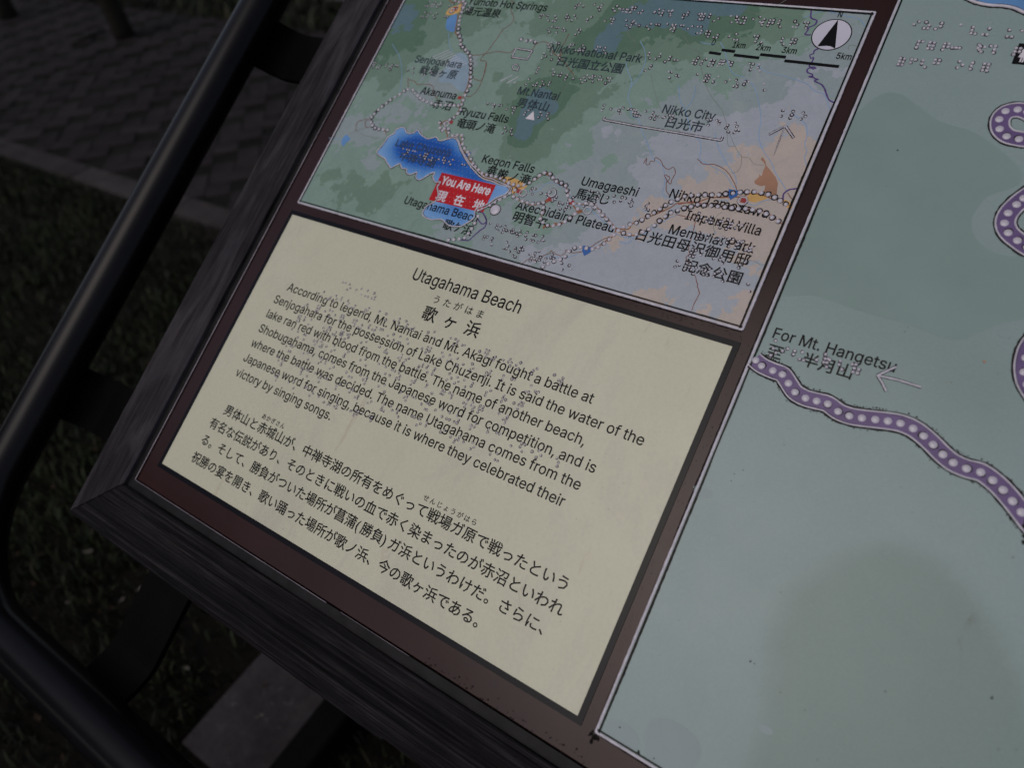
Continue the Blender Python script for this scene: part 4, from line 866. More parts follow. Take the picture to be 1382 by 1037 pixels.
# ================================================================== relief map plate
MU0, MU1, MV0, MV1 = -.0012, .4228, .2666, .5197
ctl = '''1000,300,0 1080,215,0 1020,230,0 950,290,0 900,270,.45 1000,420,0 985,400,1 900,400,.35 870,400,0.2 940,370,1 960,345,.8 1040,250,0 1040,300,.0 1050,180,.5 820,330,0 850,310,0 880,300,0 780,370,1 740,380,1.2 855,355,1.2 900,345,1.2 840,380,1.3 960,410,.6 960,280,0 930,265,0 1000,250,0 1050,220,0 880,285,0 1020,205,.2 1090,190,0.1 1010,325,0.1 985,240,0.3 1065,205,0 1035,245,0 1070,235,0 1040,340,0
1100,170,1 1000,170,1.1 1040,120,2 1090,140,1 1130,110,1.9 1150,60,2.2 1160,30,2.2 900,240,1 880,205,1.2 960,240,.5 920,250,.5 850,200,2 820,220,2.4 790,240,2 835,250,2.3 860,230,1.4 820,180,1.2 760,200,2 740,180,3 790,160,3 1000,130,2.2 980,100,2.8 940,130,2.2 900,100,3.2 900,60,4 1000,40,4.6 1050,30,4 960,20,5.2 940,25,6.6 925,12,6.6 900,20,6 890,18,6.4 985,8,6.0 860,60,4.4 850,100,3.2 870,130,2.8 800,130,3.8 820,60,5.2 838,30,5.7 815,60,6.3 780,70,4.6 780,30,4 740,30,4 700,30,3 730,60,3.1 690,60,3 650,40,3 700,100,3 722,135,5.3 715,155,6.7 735,150,6.6 728,135,6.2 708,180,6.7 760,120,4.8 690,150,4.4 740,190,4.6 705,205,4.3 770,160,4 780,190,2.9 670,180,3 660,140,2.6 700,225,2.9 650,200,2.4 640,100,3 620,60,3.1 640,30,4 600,30,4.1 560,50,4.6 548,26,5.9 545,38,5.7 530,60,5 515,80,4.6 540,90,3.6 570,90,3 600,110,2 625,100,1.2 560,120,2.5 520,110,4 500,120,3 480,140,2.6 470,170,2 500,180,2.2 530,150,2.3 560,160,2.5 460,210,2.5 450,240,3.6 480,250,4 510,260,4.1 530,240,3.3 500,220,2.4 430,260,3 540,290,2.7 570,300,2.6 600,312,2.5 650,300,2.6 680,310,2.0 700,300,2.9 740,310,3 770,300,2.0 730,270,2.2 720,340,1.5 680,340,2 620,330,2.7 780,260,1.8 660,330,1.6 820,290,1.7 850,285,1.0 760,330,1.5 800,350,1.1'''
ctl = [tuple(float(q) for q in c_.split(',')) for c_ in ctl.split()]
cu_ = np.array([on_board(a, b_) for a, b_, _ in ctl]); ch_ = np.array([c_ for _, _, c_ in ctl])
def height_at(U, V):
    d2 = (U[..., None] - cu_[:, 0]) ** 2 + (V[..., None] - cu_[:, 1]) ** 2
    w_ = np.exp(-d2 / (2 * .0075 ** 2)) + 2e-2 * np.exp(-d2 / (2 * .022 ** 2)) + 1e-5 / (d2 + 1e-4)
    return (w_ * ch_).sum(-1) / w_.sum(-1)
def face_grid(name, u0, u1, v0, v1, step, z, hfun, mat, parent):
    us = np.linspace(u0, u1, int((u1 - u0) / step) + 1); vs_ = np.linspace(v0, v1, int((v1 - v0) / step) + 1)
    Ug, Vg = np.meshgrid(us, vs_); Hh = hfun(Ug, Vg); nx = len(us)
    Vt = np.stack([Ug.ravel(), Vg.ravel(), np.full(Ug.size, z)], 1)
    Fc = [(j * nx + i, j * nx + i + 1, (j + 1) * nx + i + 1, (j + 1) * nx + i) for j in range(len(vs_) - 1) for i in range(nx - 1)]
    o = mesh_obj(name, Vt, Fc, mat, parent); a = o.data.attributes.new('height', 'FLOAT', 'POINT'); a.data.foreach_set('value', Hh.ravel().astype(np.float32)); return o
mb = MB(); mb.box(MU0, MU1, MV0, MV1, .0001, PZ - .00005, .0001)
mplate = part(mb, 'map_plate', MAT['white_ink']); mplate['label'] = 'relief map plate with a blue lake, red marker and dotted routes'
face_grid('map_face', MU0 + .0004, MU1 - .0004, MV0 + .0004, MV1 - .0004, .0022, PZ, height_at, MAT['map'], mplate)
Z1, Z2, Z3, Z4, Z5, Z6 = [PZ + .00005 * k for k in range(1, 7)]

# the lake
lake_px = [(509.5,206.8),(516.7,196.7),(525.4,185.1),(532.6,180.8),(535.5,175.7),(545.6,172.4),(550,180),(558.7,180),(564.5,176.2),(568.8,182.2),(578.2,188),(589,185.8),(594,190.9),(605.7,188),(613.7,187),(618.7,191.6),(622.3,202.5),(631,218.4),(639.7,230),(651.7,241.5),(664.7,245.5),(674.8,250),(687.9,253.8),(683.5,262.2),(670.5,268),(657.5,276.7),(643,283.2),(640.8,294),(631.4,301.3),(621.3,306.4),(606.8,304.9),(596.7,297),(582.2,297),(571.4,291.2),(573.5,282.5),(577.9,278),(588,272.4),(592.4,263.7),(590.9,253.5),(595.3,246.3),(588,246.3),(585,239),(588,234),(582.2,234.7),(570.7,242),(564.9,243.4),(562,239),(563.4,233.3),(553.3,236.2),(549,231.8),(550.4,229),(543,227.5),(541,221.7),(535,224),(528.7,227.5),(526,224),(522.9,220.3),(520,214.5)]
LK = px_line(lake_px, closed=True, step=.0012); lk = [(p.x, p.y) for p in LK]; la = np.array(lk)
inner = []
x0, y0 = la.min(0); x1, y1 = la.max(0)
for a in np.arange(x0, x1, .0018):
    for b_ in np.arange(y0, y1, .0018):
        if point_in(a, b_, lk) and np.hypot(*(la - (a, b_)).T).min() > .0010: inner.append((a, b_))
r = delaunay_2d_cdt([Vector(p) for p in lk + inner], [], [list(range(len(lk)))], 1, 1e-9)
o = mesh_obj('lake_print', [(p.x, p.y, Z1) for p in r[0]], r[2], MAT['lake'], mplate)
deep = [(on_board(a, b_), s_, q) for a, b_, s_, q in ((548,198,.010,.5),(560,203,.012,.8),(580,206,.012,.9),(600,212,.010,.75),(622,222,.009,.7),(640,236,.008,.7),(652,246,.007,.5),(615,283,.012,.25))]
dv = np.array([min(1, np.hypot(*(la - (p.x, p.y)).T).min() / .02) * .35 + .8 * min(1, sum(q * math.exp(-((p.x - c_[0]) ** 2 + (p.y - c_[1]) ** 2) / (2 * s_ * s_)) for c_, s_, q in deep)) for p in r[0]])
a = o.data.attributes.new('height', 'FLOAT', 'POINT'); a.data.foreach_set('value', np.minimum(1, dv).astype(np.float32))
mb = MB(); px_poly(mb, [(604,25.5),(616,19),(617,27),(614,43),(604,41),(602,35),(603,30)], Z1, True); sub(mb, 'pond_print', MAT['water_blue'], mplate)
mb = MB(); px_poly(mb, [(467.5,182),(473.5,188),(468,193),(464,198),(461,192),(464,186)], Z1, True); sub(mb, 'pond_print', MAT['water_blue'], mplate)

# marsh, towns, small patches
mb = MB(); px_poly(mb, [(607,83),(619,72),(630,76),(634,92),(634,106),(627,124),(618,121),(610,113),(594,112),(594,104),(600,96)], Z1, True); sub(mb, 'marsh_print', MAT['marsh_blue'], mplate)
for k in range(17):
    mb = MB()
    a = on_board(584 + k * 3.0, 78 + k * 2.2) if k < 9 else on_board(568 + (k - 9) * 9, 108 + (k - 9) * 1.4)
    if k < 9: L = [Vector(a), Vector((a[0] + .014, a[1] + .010))]
    else: L = [Vector(a), Vector((a[0] + .007, a[1] + .006))]
    ribbon(mb, L, lambda i: .0006, Z2); sub(mb, 'marsh_hatching', MAT['marsh_blue' if k > 8 else 'compass_white'], mplate)
for a, b_ in (((676,110),(692,102)),((684,113),(700,104)),((693,113),(697,111))): 
    mb = MB(); ribbon(mb, px_line([a, b_]), lambda i: .0008, Z2); sub(mb, 'raised_stroke', MAT['raised_resin'], mplate)
for P_ in ([(602,20),(607,12),(617,8),(623,6),(621,16),(613,20)], [(672,240),(690,240),(705,246),(712,252),(700,259),(690,262),(686,256),(680,247)], [(640,228),(650,233),(664,241),(675,247),(668,248),(655,243)],
           [(1008,270),(1012,262.5),(1026,264),(1036,268),(1026,272),(1018,274)], [(1058,270),(1068,275),(1069,283),(1062,281)]): 
    mb = MB(); px_poly(mb, P_, Z1, True); sub(mb, 'town_area', MAT['town_yellow'], mplate)
mb = MB()
px_poly(mb, [(1029,212.5),(1033,218),(1034,224),(1041,232),(1047,240),(1050,248),(1049,255),(1048,264),(1040,264),(1031,260),(1033,251),(1027,252),(1019,249),(1018,245),(1024,240),(1025,236),(1028,239),(1030,231),(1033,225),(1031,220),(1026.5,216)], Z1)
sub(mb, 'town_area', MAT['town_brown'], mplate)
mb = MB()
for c_ in ((740,236),(745,240),(750,246),(770,273),(784,285),(782,287),(735,307),(750,303),(757,303),(738,272)): blot(mb, *on_board(*c_), .0017, Z2)
sub(mb, 'road_blots', MAT['road_brown'], mplate, kind='stuff')

# roads, rivers, faint tracks
def lines(name, mat, lst, width, z, jag=0.0, dash=False):
    for pts in lst:
        mb = MB(); L = px_line(pts)
        if jag: L = [p + Vector((random.gauss(0, jag), random.gauss(0, jag))) for p in L]
        if dash:
            for i in range(0, len(L) - 1, 2): ribbon(mb, L[i:i + 2], lambda i_: width, z)
        else: ribbon(mb, L, lambda i_: width * random.uniform(.8, 1.15), z)
        sub(mb, name, MAT[mat], mplate)
lines('main_road', 'road_brown', [
    [(605,-1),(612,4),(622,2),(624,12),(619,22),(616,36),(615,44),(620,52),(624,64),(632,73),(634,80),(634.5,100),(632,115),(626,130),(621,146),(616,156),(606,163),(601,170),(604,182),(605.7,187.5),(612,185),(622,184),(623.5,192),(622.5,200),(630,208),(638,222),(648,232),(662,240),(676,244),(690,251),(700,254)],
    [(700,254),(713,249),(728,240),(740,234),(752,247),(766,256),(768,270),(778,284),(776,290),(764,299),(752,304),(740,307),(733,302),(731,294),(735,284),(735,276),(742,272)],
    [(778,284),(786,288)], [(700,254),(694,262),(700,270),(716,277),(733,276)], [(604,163),(598,166),(594,172)],
    [(770,273),(785,277),(800,275),(812,288),(824,300),(832,309),(844,318),(858,318.5)],
    [(832,309),(848,310),(856,301),(880,292),(905,281),(915,275),(940,274),(958,268),(985,267),(1003,266),(1012,262),(1026,263),(1042,269),(1056,272),(1068,280)],
    [(832,309),(828,319),(818,326),(805,335),(795,337)]], .0009, Z3)
lines('minor_road', 'road_thin', [
    [(690,0),(693,6),(690,14),(694,24),(691,32),(686,36),(679,41),(672,52),(664,62),(655,73),(640,75),(634,77)],
    [(655,73),(673,70),(687,72),(695,67)],[(655,73),(649,82),(657,85),(652,107),(644,123),(636,130),(630,131)],[(657,85),(651,108),(640,107)],
    [(719,69),(724,60),(735,57),(742,61),(746,70),(752,76),(760,74)],[(768,46),(764,55),(758,66),(757,78),(764,86),(767,92),(772,98),(775,103)],
    [(551,106),(551,119),(546,124),(530,134),(512,148),(503,160),(494,164),(495,172),(500,172)],[(551,108),(560,110),(564,115),(575,114),(585,117),(585,126),(592,135)],
    [(481,177),(483,166),(492,162),(497,161)],[(519,175),(523,183)],
    [(869,221),(873,214),(872,222),(876,223),(878,218),(883,219),(885,213),(892,218),(896,225),(903,230),(908,226),(912,232),(909,240),(908,242),(905,249),(901,245),(897,237),(904,240),(901,246)],
    [(900,242),(899.5,258),(905,266)],[(941,215),(950,222),(965,223),(976,228),(985,237),(990,246),(995,258)],[(1063,261),(1070,272)],
    [(706,356),(712,352),(716,349),(722,352),(728,352),(735,345),(742,343),(744,339),(750,343),(757,346),(764,341),(764,338),(775,342),(787,340),(796,335),(812,325),(824,320)],
    [(912,290),(925,293),(935,295),(938,301),(936,312),(933,323),(929,333),(931,343),(926,348),(931,357),(934,368),(939,375),(943,392),(944,397),(937,410),(934,420)]], .00055, Z3, jag=.00014)
lines('faint_track', 'road_faint', [
    [(481,177),(492,174),(500,172)],[(481,177),(495,184),(510,187),(523,189)],[(481,177),(470,183)],
    [(673,0),(672,30),(690,60)],[(565,296),(558,302),(555,310),(549,313)],[(770,110),(752,133),(738,165)],[(694,190),(687,211),(694,213),(692,217)],
    [(855,0),(848,45),(856,55),(856,62),(850,70),(862,74),(870,78)],[(905,50),(888,65)],[(922,47),(934,66),(944,72),(947,95),(957,125),(975,150)],[(878,100),(884,125),(893,150),(905,160),(922,185)],
    [(975,150),(984,178),(992,198),(1001,212),(1011,214),(1018,222),(1031,224)],[(1001,210),(1000,224),(994,233),(988,234)],[(981,178),(983,197),(992,198)],
    [(1005,352),(1018,353),(1026,358),(1036,357)],[(1062,0),(1030,18),(1000,14)],[(1063,42),(1062,50),(1068,52),(1090,49)],[(1145,68),(1146,62),(1158,63)],[(975,287),(967,293),(963,305),(965,315)]], .00032, Z2, dash=False)
lines('river', 'river_blue', [
    [(845,84),(847,95),(853,110),(850,122),(848,133),(852,145),(852,157),(862,162),(866,176),(872,190),(878,205),(881,214),(893,223),(897,235),(897,250),(894,262),(900,266)],
    [(864,56),(870,68),(871,85),(862,105),(850,120)],[(916,115),(918,135),(923,145),(928,160),(932,177)],[(939,117),(935,135),(926,148)],
    [(1005,108),(1016,115),(1022,130),(1027,160),(1024,185),(1031,205),(1041,220),(1047,235),(1058,252),(1062,260)],
    [(1068,148),(1072,156),(1087,168),(1089,185),(1086,195),(1089,205),(1086,212),(1089,228)],[(1021,88),(1035,98),(1060,104),(1087,113),(1100,124),(1112,128),(1120,148)],
    [(1084,25),(1110,16),(1140,22),(1160,27),(1167,36)],[(965,180),(970,200),(980,220),(992,238),(994,250)],[(932,182),(944,190),(946,205),(944,215),(960,225),(978,235),(988,250),(994,258)],
    [(712,259),(726,259),(735,250),(745,247),(754,250),(765,257),(775,275),(790,280),(800,286),(815,300),(832,316),(846,321),(862,320),(880,310),(900,297),(915,290)],
    [(835,326),(845,329),(852,326),(855,322)],[(738,346),(750,348),(765,348),(780,344)],[(1000,272),(1018,278),(1030,272),(1045,270),(1058,270)],[(969,272),(980,271),(985,277)],
    [(530,60),(540,78),(543,100),(540,125)],[(606,45),(607,60),(611,72)],[(945,57),(955,60),(966,60)],[(972,58),(978,68),(982,85),(990,100),(1005,105)],[(460,188),(445,187)]], .0005, Z2)
lines('purple_road', 'deep_purple', [
    [(1095,13),(1094.5,25),(1102,28),(1100,34),(1091,38),(1090,42),(1086,47),(1094,48)],
    [(1104,67),(1099,69),(1098,73),(1093,75),(1094,80),(1098,78),(1096,84),(1092,90),(1098,94),(1101,93),(1098,91),(1090,94),(1090,99),(1096,101),(1096,105),(1091,104),(1096,104),(1100,107),(1105,108),(1099,110),(1107,114),(1112,119),(1115,127),(1119,136),(1125,139)],
    [(1056,272),(1058,262),(1065,257),(1072,256),(1077,255)],
    [(646,287),(652,288),(657,298),(655,307),(648,312),(638,321),(632,325),(620,324)],[(645,296),(651,303),(657,300),(655,292)]], .0011, Z3, jag=.00008)
lines('magenta_road', 'marker_red', [[(915,277),(935,273),(950,276),(985,281),(1020,284),(1040,291),(1057,305)]], .0005, Z3)

# red "you are here" panel and small red markers
mb = MB(); px_poly(mb, [(597,233.6),(670,250.4),(652.2,287.8),(579.3,270.3)], Z3); sub(mb, 'red_marker_panel', MAT['red_ink'], mplate)
mb = MB(); latin_line(mb, 'You Are Here', .1408, .3175, .0505, .0074, Z4, .026); sub(mb, 'lettering', MAT['white_ink'], mplate)
mb = MB()
for ch, u_ in (('現', .1425), ('在', .1612), ('地', .1810)): kana_line(mb, ch, u_, .3022, .0112, .0108, Z4, .022)
sub(mb, 'lettering', MAT['white_ink'], mplate)
for c_, s_ in (((701.5,259),2.3),((742.5,269),2.6),((771,274),2.4),((609,165.5),2.2),((621,132.5),2.0),((615,12.5),2.6),((661,279),1.6),((1004,271.5),2.2)):
    u_, v_ = on_board(*c_); h_ = s_ / 1000; mb = MB(); mb.add([(u_ - h_, v_ - h_ * .8, Z4), (u_ + h_, v_ - h_ * .8, Z4), (u_ + h_ * 1.0, v_ + h_ * .8, Z4), (u_ - h_, v_ + h_ * .8, Z4)], [(0, 1, 2, 3)])
    sub(mb, 'red_square', MAT['marker_red'], mplate)
for c_ in ((792,339),(989,263),(632,209)):
    u_, v_ = on_board(*c_); q = .0042 if c_[0] > 700 else .0028; mb = MB(); mb.add([(u_ - q, v_ + q * .8, Z4), (u_ + q, v_ + q * .8, Z4), (u_ + q * .8, v_ - q * .2, Z4), (u_, v_ - q * 1.1, Z4), (u_ - q * .8, v_ - q * .2, Z4)], [(4, 3, 2, 1, 0)])
    sub(mb, 'road_shield', MAT['icon_blue'], mplate)
mb = MB(); u_, v_ = on_board(717.5, 157); mb.add([(u_ - .0042, v_ - .0036, Z4), (u_ + .0048, v_ - .0036, Z4), (u_ + .0004, v_ + .0044, Z4 + .0005)], [(0, 1, 2)]); sub(mb, 'peak_triangle', MAT['white_ink'], mplate)

# labels on the map
def jp(s_, p0, p1, mat='black_ink', em=.0106, dv_=0.0):
    A = on_board(*p0); B_ = on_board(*p1); n = len(s_); pitch = (B_[0] - A[0] - em * .94) / (n - 1) if n > 1 else em
    mb = MB(); kana_line(mb, s_, A[0] - (pitch - em) / 2 - .0003, (A[1] + B_[1]) / 2 + dv_, pitch, em, Z4, .013); return sub(mb, 'lettering', MAT[mat], cur)
def en(s_, p0, p1, mat='black_ink', cap=.0074):
    A = on_board(*p0); B_ = on_board(*p1); mb = MB(); latin_line(mb, s_, A[0], (A[1] + B_[1]) / 2, B_[0] - A[0], cap, Z4, .009); return sub(mb, 'lettering', MAT[mat], cur)
cur = mplate
for s_, a, b_, mt_ in (("Yumoto Hot Springs",(630.5,7),(738,15.2),0),("Senjogahara",(558.6,84.4),(622.5,92.6),1),("Akanuma",(566.8,127.4),(615.3,134.6),0),("Ryuzu Falls",(619.5,155.6),(685.4,166.4),0),("Kegon Falls",(649.2,219.3),(720,234.5),0),("Lake Chuzenji",(532.6,197.4),(607,212.6),2),("Utagahama Beach",(543.9,276),(644.5,299.9),0),("Mt.Nantai",(697,127.4),(753.4,136),1),("Nikko National Park",(741,69.5),(864,86.1),1),("Nikko City",(891.4,153.9),(963.8,162.6),1),("Umagaeshi",(782.9,249.4),(859.6,266.8),0),("Akechidaira Plateau",(695.5,282.2),(827.9,314.8),0),("Nikko Tamozawa",(901.7,266.5),(1036.2,296),0),("Imperial Villa",(923.4,296),(1025.8,319.4),0),("Memorial Park",(900.8,315.1),(1016.3,342.9),0)):
    en(s_, a, b_, ('black_ink', 'grey_ink', 'lake_ink')[mt_])
for s_, a, b_, mt_ in (("湯元温泉",(624.7,20),(673.2,25.3),0),("戦場ヶ原",(564.7,100.6),(614.6,107.8),1),("赤沼",(582.7,146.2),(608,150),0),("竜頭ノ滝",(614.5,172.2),(665.8,181),0),("華厳ノ滝",(654.3,237.3),(712.2,251.8),0),("中禅寺湖",(537,217),(585.4,227),2),("歌ケ浜",(596,310),(635.8,318.7),0),("男体山",(695.5,145.5),(739,151.2),1),("日光国立公園",(749,88.6),(838.7,100.6),1),("日光市",(894.3,172),(946.4,180),1),("馬返し",(774.3,268.5),(820.6,277.9),0),("明智平",(689.7,299.6),(735.3,309.7),0),("日光田母沢御用邸",(854.8,323.8),(1008.5,361.1),0),("記念公園",(919,366.3),(998.9,384.6),0)):
    jp(s_, a, b_, ('black_ink', 'grey_ink', 'lake_ink')[mt_])
for s_, a, b_ in (("0",(958.8,61.5),(964.6,62)),("1km",(987,64.4),(1005,66.6)),("2km",(1018.8,68),(1039,70.2)),("3km",(1053.5,72),(1074.5,73.8)),("5km",(1126.6,80.3),(1148.3,81.8))): en(s_, a, b_, cap=.0052)
en("N", (1129.2, 23.9), (1136, 24.6), cap=.0048)
# scale bar
for a, b_ in (((957,71.8),(973,74)),((974,68.3),(992,70.6)),((990.3,75.2),(1024.6,79.2)),((1025.8,74.5),(1060.5,78.2)),((1058.6,83.0),(1132,91))):
    A = on_board(*a); B_ = on_board(*b_); mb = MB(); mb.add([(A[0], A[1] - .0011, Z4), (B_[0], B_[1] - .0011, Z4), (B_[0], B_[1] + .0013, Z4), (A[0], A[1] + .0013, Z4)], [(0, 1, 2, 3)])
    sub(mb, 'scale_bar_segment', MAT['black_ink'], mplate)
# compass
cc = on_board(1122, 47.8); mb = MB(); n = 48
mb.add([(cc[0] + .0133 * math.cos(k * 6.2832 / n), cc[1] + .0133 * math.sin(k * 6.2832 / n), Z4) for k in range(n)], [tuple(range(n))]); sub(mb, 'compass_disc', MAT['compass_white'], mplate)
L = [Vector((cc[0] + .0131 * math.cos(k * 6.2832 / n), cc[1] + .0131 * math.sin(k * 6.2832 / n))) for k in range(n)]
mb = MB(); ribbon(mb, L, lambda i: .0007, Z5, closed=True); sub(mb, 'compass_ring', MAT['black_ink'], mplate); mb = MB()
A = on_board(1131, 27.5); Bq = on_board(1102.8, 63.7); Cq = on_board(1127, 66.6); M_ = on_board(1115.5, 62.8); M2 = on_board(1121, 63.6)
mb.add([(*A, Z5), (*Bq, Z5), (*M_, Z5), (*M2, Z5), (*Cq, Z5)], [(0, 1, 2, 3, 4)]); sub(mb, 'compass_needle', MAT['black_ink'], mplate)

# raised lines: lake shore, plate edge, underline, arrow, building outline
G_ = MB()
zb = Z5
west = LK
B = MB(); bead(B, west, .0011, zb, .0004, closed=True, jit=.2); sub(B, 'raised_line', MAT['raised_resin'], mplate, True); grime_line(G_, west, .0008, .0005, Z6, .35, True); grime_line(G_, west, -.0008, .0005, Z6, .30, True)
shore2 = px_line([(605.7,186),(614,184.5),(619,189),(623.5,201.5),(632.5,217.5),(641.5,227.5),(653,238.5),(665.5,242.5),(676,247.5),(690.5,253.8),(685.5,264),(671.5,270.5),(659,279),(645,286)])
B = MB(); bead(B, shore2, .0009, zb, .0004); sub(B, 'raised_line', MAT['raised_resin'], mplate, True); B = MB(); grime_line(G_, shore2, .0008, .0006, Z6, .8); grime_line(G_, shore2, -.0009, .0006, Z6, .8)
def plate_edge(mbB, mbG, mbK, u0, u1, v0, v1, gl):
    """white raised line on the very edge with a black line inside it"""
    C_ = [(u0, v0), (u1, v0), (u1, v1), (u0, v1)]
    for i in range(4):
        a, b_ = Vector(C_[i]), Vector(C_[(i + 1) % 4]); L = smooth_line([a, b_], step=.002, spline=False)
        bead(mbB, L, .0019, PZ - .0004, .0007, jit=.12, off=.0002)
        ribbon(mbK, L, lambda k: .0011, Z4, .0019)
        grime_line(mbG, L, -.0013, .0010, .0009, gl[i])
        grime_line(mbG, L, .0026, .0008, Z5, gl[i] - .3)
K = MB(); plate_edge(B, G_, K, MU0, MU1, MV0, MV1, (.35, .8, .8, .15)); sub(K, 'inner_black_line', MAT['black_ink'], mplate); sub(B, 'raised_border', MAT['raised_resin'], mplate, True)
for pts, wd_ in (([(816,159),(815,162),(818,163),(860,171),(920,181),(970,190),(974,190),(975.5,185.5)], .0011), ([(1060,171),(1038,182.5)], .0009), ([(1060,171),(1071,187)], .0012), ([(1060,171),(1044,210)], .0005),
                 ([(698,66),(719,69.5),(712,81),(691.5,78),(697,66.5)], .0011), ([(697,87),(701,92),(699,96),(693,94),(692,90),(697,87)], .0008)):
    L = px_line(pts, spline=False, step=.001); B = MB(); bead(B, L, wd_, zb, .0004, jit=.2); sub(B, 'raised_line', MAT['raised_resin'], mplate, True)
    for s_ in (1, -1): grime_line(G_, L, s_ * wd_ * .62, .0008, Z6, 1.0 if wd_ > .0006 else -.2)

# route dots on the map: one dome each
route = '''615.3,1.7 620.4,3.6 626.2,2.2 629,5.5 626.2,10.9 623.7,17 622,23.2 620.7,28.7 620.4,34.3 619.4,39.8 619.2,45.2 621.1,49.9 622.5,55.3 622.5,60.8 625.4,64.4 629,68 632.2,71.9 635.1,76.4 636,81.3 636.3,87.3 636.3,93 636,98.8 636.3,105 635.9,110.7 634.6,117 631.2,123.3 628.3,129.2 625.9,136 624,141.8 622.4,148.8 618.5,154.1 613.5,159.2 607.9,162.3 600.6,167.5 594.9,173.3 600.6,174.3 606,174.7 606.4,180 611.5,183.7 617.7,183 624,183.2 625.2,188.7 625.2,195.3 627.7,201 632,206 633.9,209.4 636.5,215.5 639.3,221.3 642.4,225.8 647,229.8 651.7,234.2 657.5,236.6 663.7,238 669.9,239.2 676,241.7 681.3,244.6 687.3,247.8 693.6,250 700.3,251.5 707.8,250.4 715.3,247.5 722.3,242.7 728.8,237.6 735.7,234.2 743,235.6 746.9,240.7 751.5,245.6 758.2,247.9 764,251.5
765.4,258.4 766.7,264.9 770.3,271.4 774.8,276 782.7,276 791,275.3 798.5,276.2 804,280.5 809,286.3 813.8,291.3 819.2,296.7 824,302.2 829,307.6 835.1,311.9 841.9,315.5 850,317.3 859.1,317.2 867.8,313.9 876.1,310.2 883.4,305 890.4,299 898.2,293 906,288.2 915,284.7 923.7,281.8 932.9,279.8 941.9,277.2 950.6,278.1 959.8,278.6 968.9,279.7 978.4,280.4 987.6,281.6 996.8,282.6 1006.4,282.6 1015.8,283.8 1025.3,285.9 1034,289.6 1042,294.3 1050,299.5
842,307 850.8,303.8 859.1,302 866.9,297.4 875,292.9 882.9,288.2 890.9,283 898.7,278.1 906.5,273.4 915,269.6 924.2,266.1 933.3,264.7 942.5,263.9 951.7,264.2 961,264 970.3,263.9 979.5,262.7 989.4,261.8 998.9,260.6 1008.5,259.9 1018.4,259.9 1027.6,261.3 1036.8,263.5 1045.5,267.3 1052.8,271.9 1060.6,276.9
689,261.7 693.6,266.3 699,269.6 705.6,272.4 712.4,274.3 719.6,275.9 727.3,275.6 734,274.3 734,281 732.4,288 729.8,296 733.4,301 739.6,305 747.3,305.4 755.2,303.9 763,300 769.7,295 776.5,289.5 780.4,282.7 695.7,257.2
829,317.7 822.8,323.9 815.9,329.7 808,334.3 800,336.9 792,335.8 784,334.3 776.2,335.3 768.5,340.1 763.2,346.9 756.7,351 748.3,353.4 740.3,356.8 733.4,360.7
558,122.2 561.3,126.5 564.5,130 568.4,133.3 572.4,136.2 577.5,138 583.3,140.3 589,142 595.6,142.4 602,142.4 607.9,142.9 613.7,143.2 619.5,143.4 551.4,121.2 546.4,123.6 540.6,128 534,131.9 527.8,135.6 522.5,140 516.7,144.3 511.6,149 506.3,154 502.5,159 501.5,165.6 503.7,170 507.3,173.5 512.4,175 518,175.7 524,176.4
682,266.6 675.6,270.6 668.8,273.8 661.8,278 646,292.6 641.3,302 637.2,309.5 632.9,315.8 627.8,321.6 620.6,323.4 613.3,324.2 606,324.7
704,54 711,56 717,55.5 723,57.5 594,166.5 598,177'''
route = [tuple(float(q) for q in c_.split(',')) for c_ in route.split()][:296]
d0 = MB(); dome(d0, 0, 0, .00162, .0009, 0, 12, 3); tmp = d0.build('route_dot', MAT['raised_resin'], None, True); dot_me = tmp.data; bpy.data.objects.remove(tmp)
dark_zone = lambda x_, y_: (x_ > 840 and y_ < 300) or (720 < x_ < 770 and y_ < 262) or (500 < x_ < 520 and y_ < 175) or (617 < x_ < 640 and 35 < y_ < 125)
for x_, y_ in route:
    u_, v_ = on_board(x_, y_); o = bpy.data.objects.new('route_dot', dot_me); col.objects.link(o); o.parent = mplate; o.location = (u_, v_, Z5)
    s_ = random.uniform(.92, 1.08); o.scale = (s_, s_, 1)
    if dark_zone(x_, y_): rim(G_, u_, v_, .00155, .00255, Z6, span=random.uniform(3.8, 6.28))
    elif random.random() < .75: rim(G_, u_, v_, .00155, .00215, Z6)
# large embossed rings and button
mb = MB(); u_, v_ = on_board(669, 284); dome(mb, u_, v_, .0046, .0013, Z5, 28, 6); sub(mb, 'embossed_button', MAT['raised_resin'], mplate, True); rim(G_, u_, v_, .0045, .0051, Z6, span=6.28, n=30)
for c_, r_ in (((706.5,261.3),.0030),((745.5,261.5),.0032),((793.5,285),.0030),((603.5,168),.0024),((1002.5,272),.0030),((610.5,15),.0022)):
    u_, v_ = on_board(*c_); L = [Vector((u_ + r_ * math.cos(k * 6.2832 / 24), v_ + r_ * math.sin(k * 6.2832 / 24))) for k in range(24)]; mb = MB(); bead(mb, L, .0010, Z5, .0005, closed=True); sub(mb, 'embossed_ring', MAT['raised_resin'], mplate, True)
    grime_line(G_, L, -.0008, .0004, Z6, .5, True)

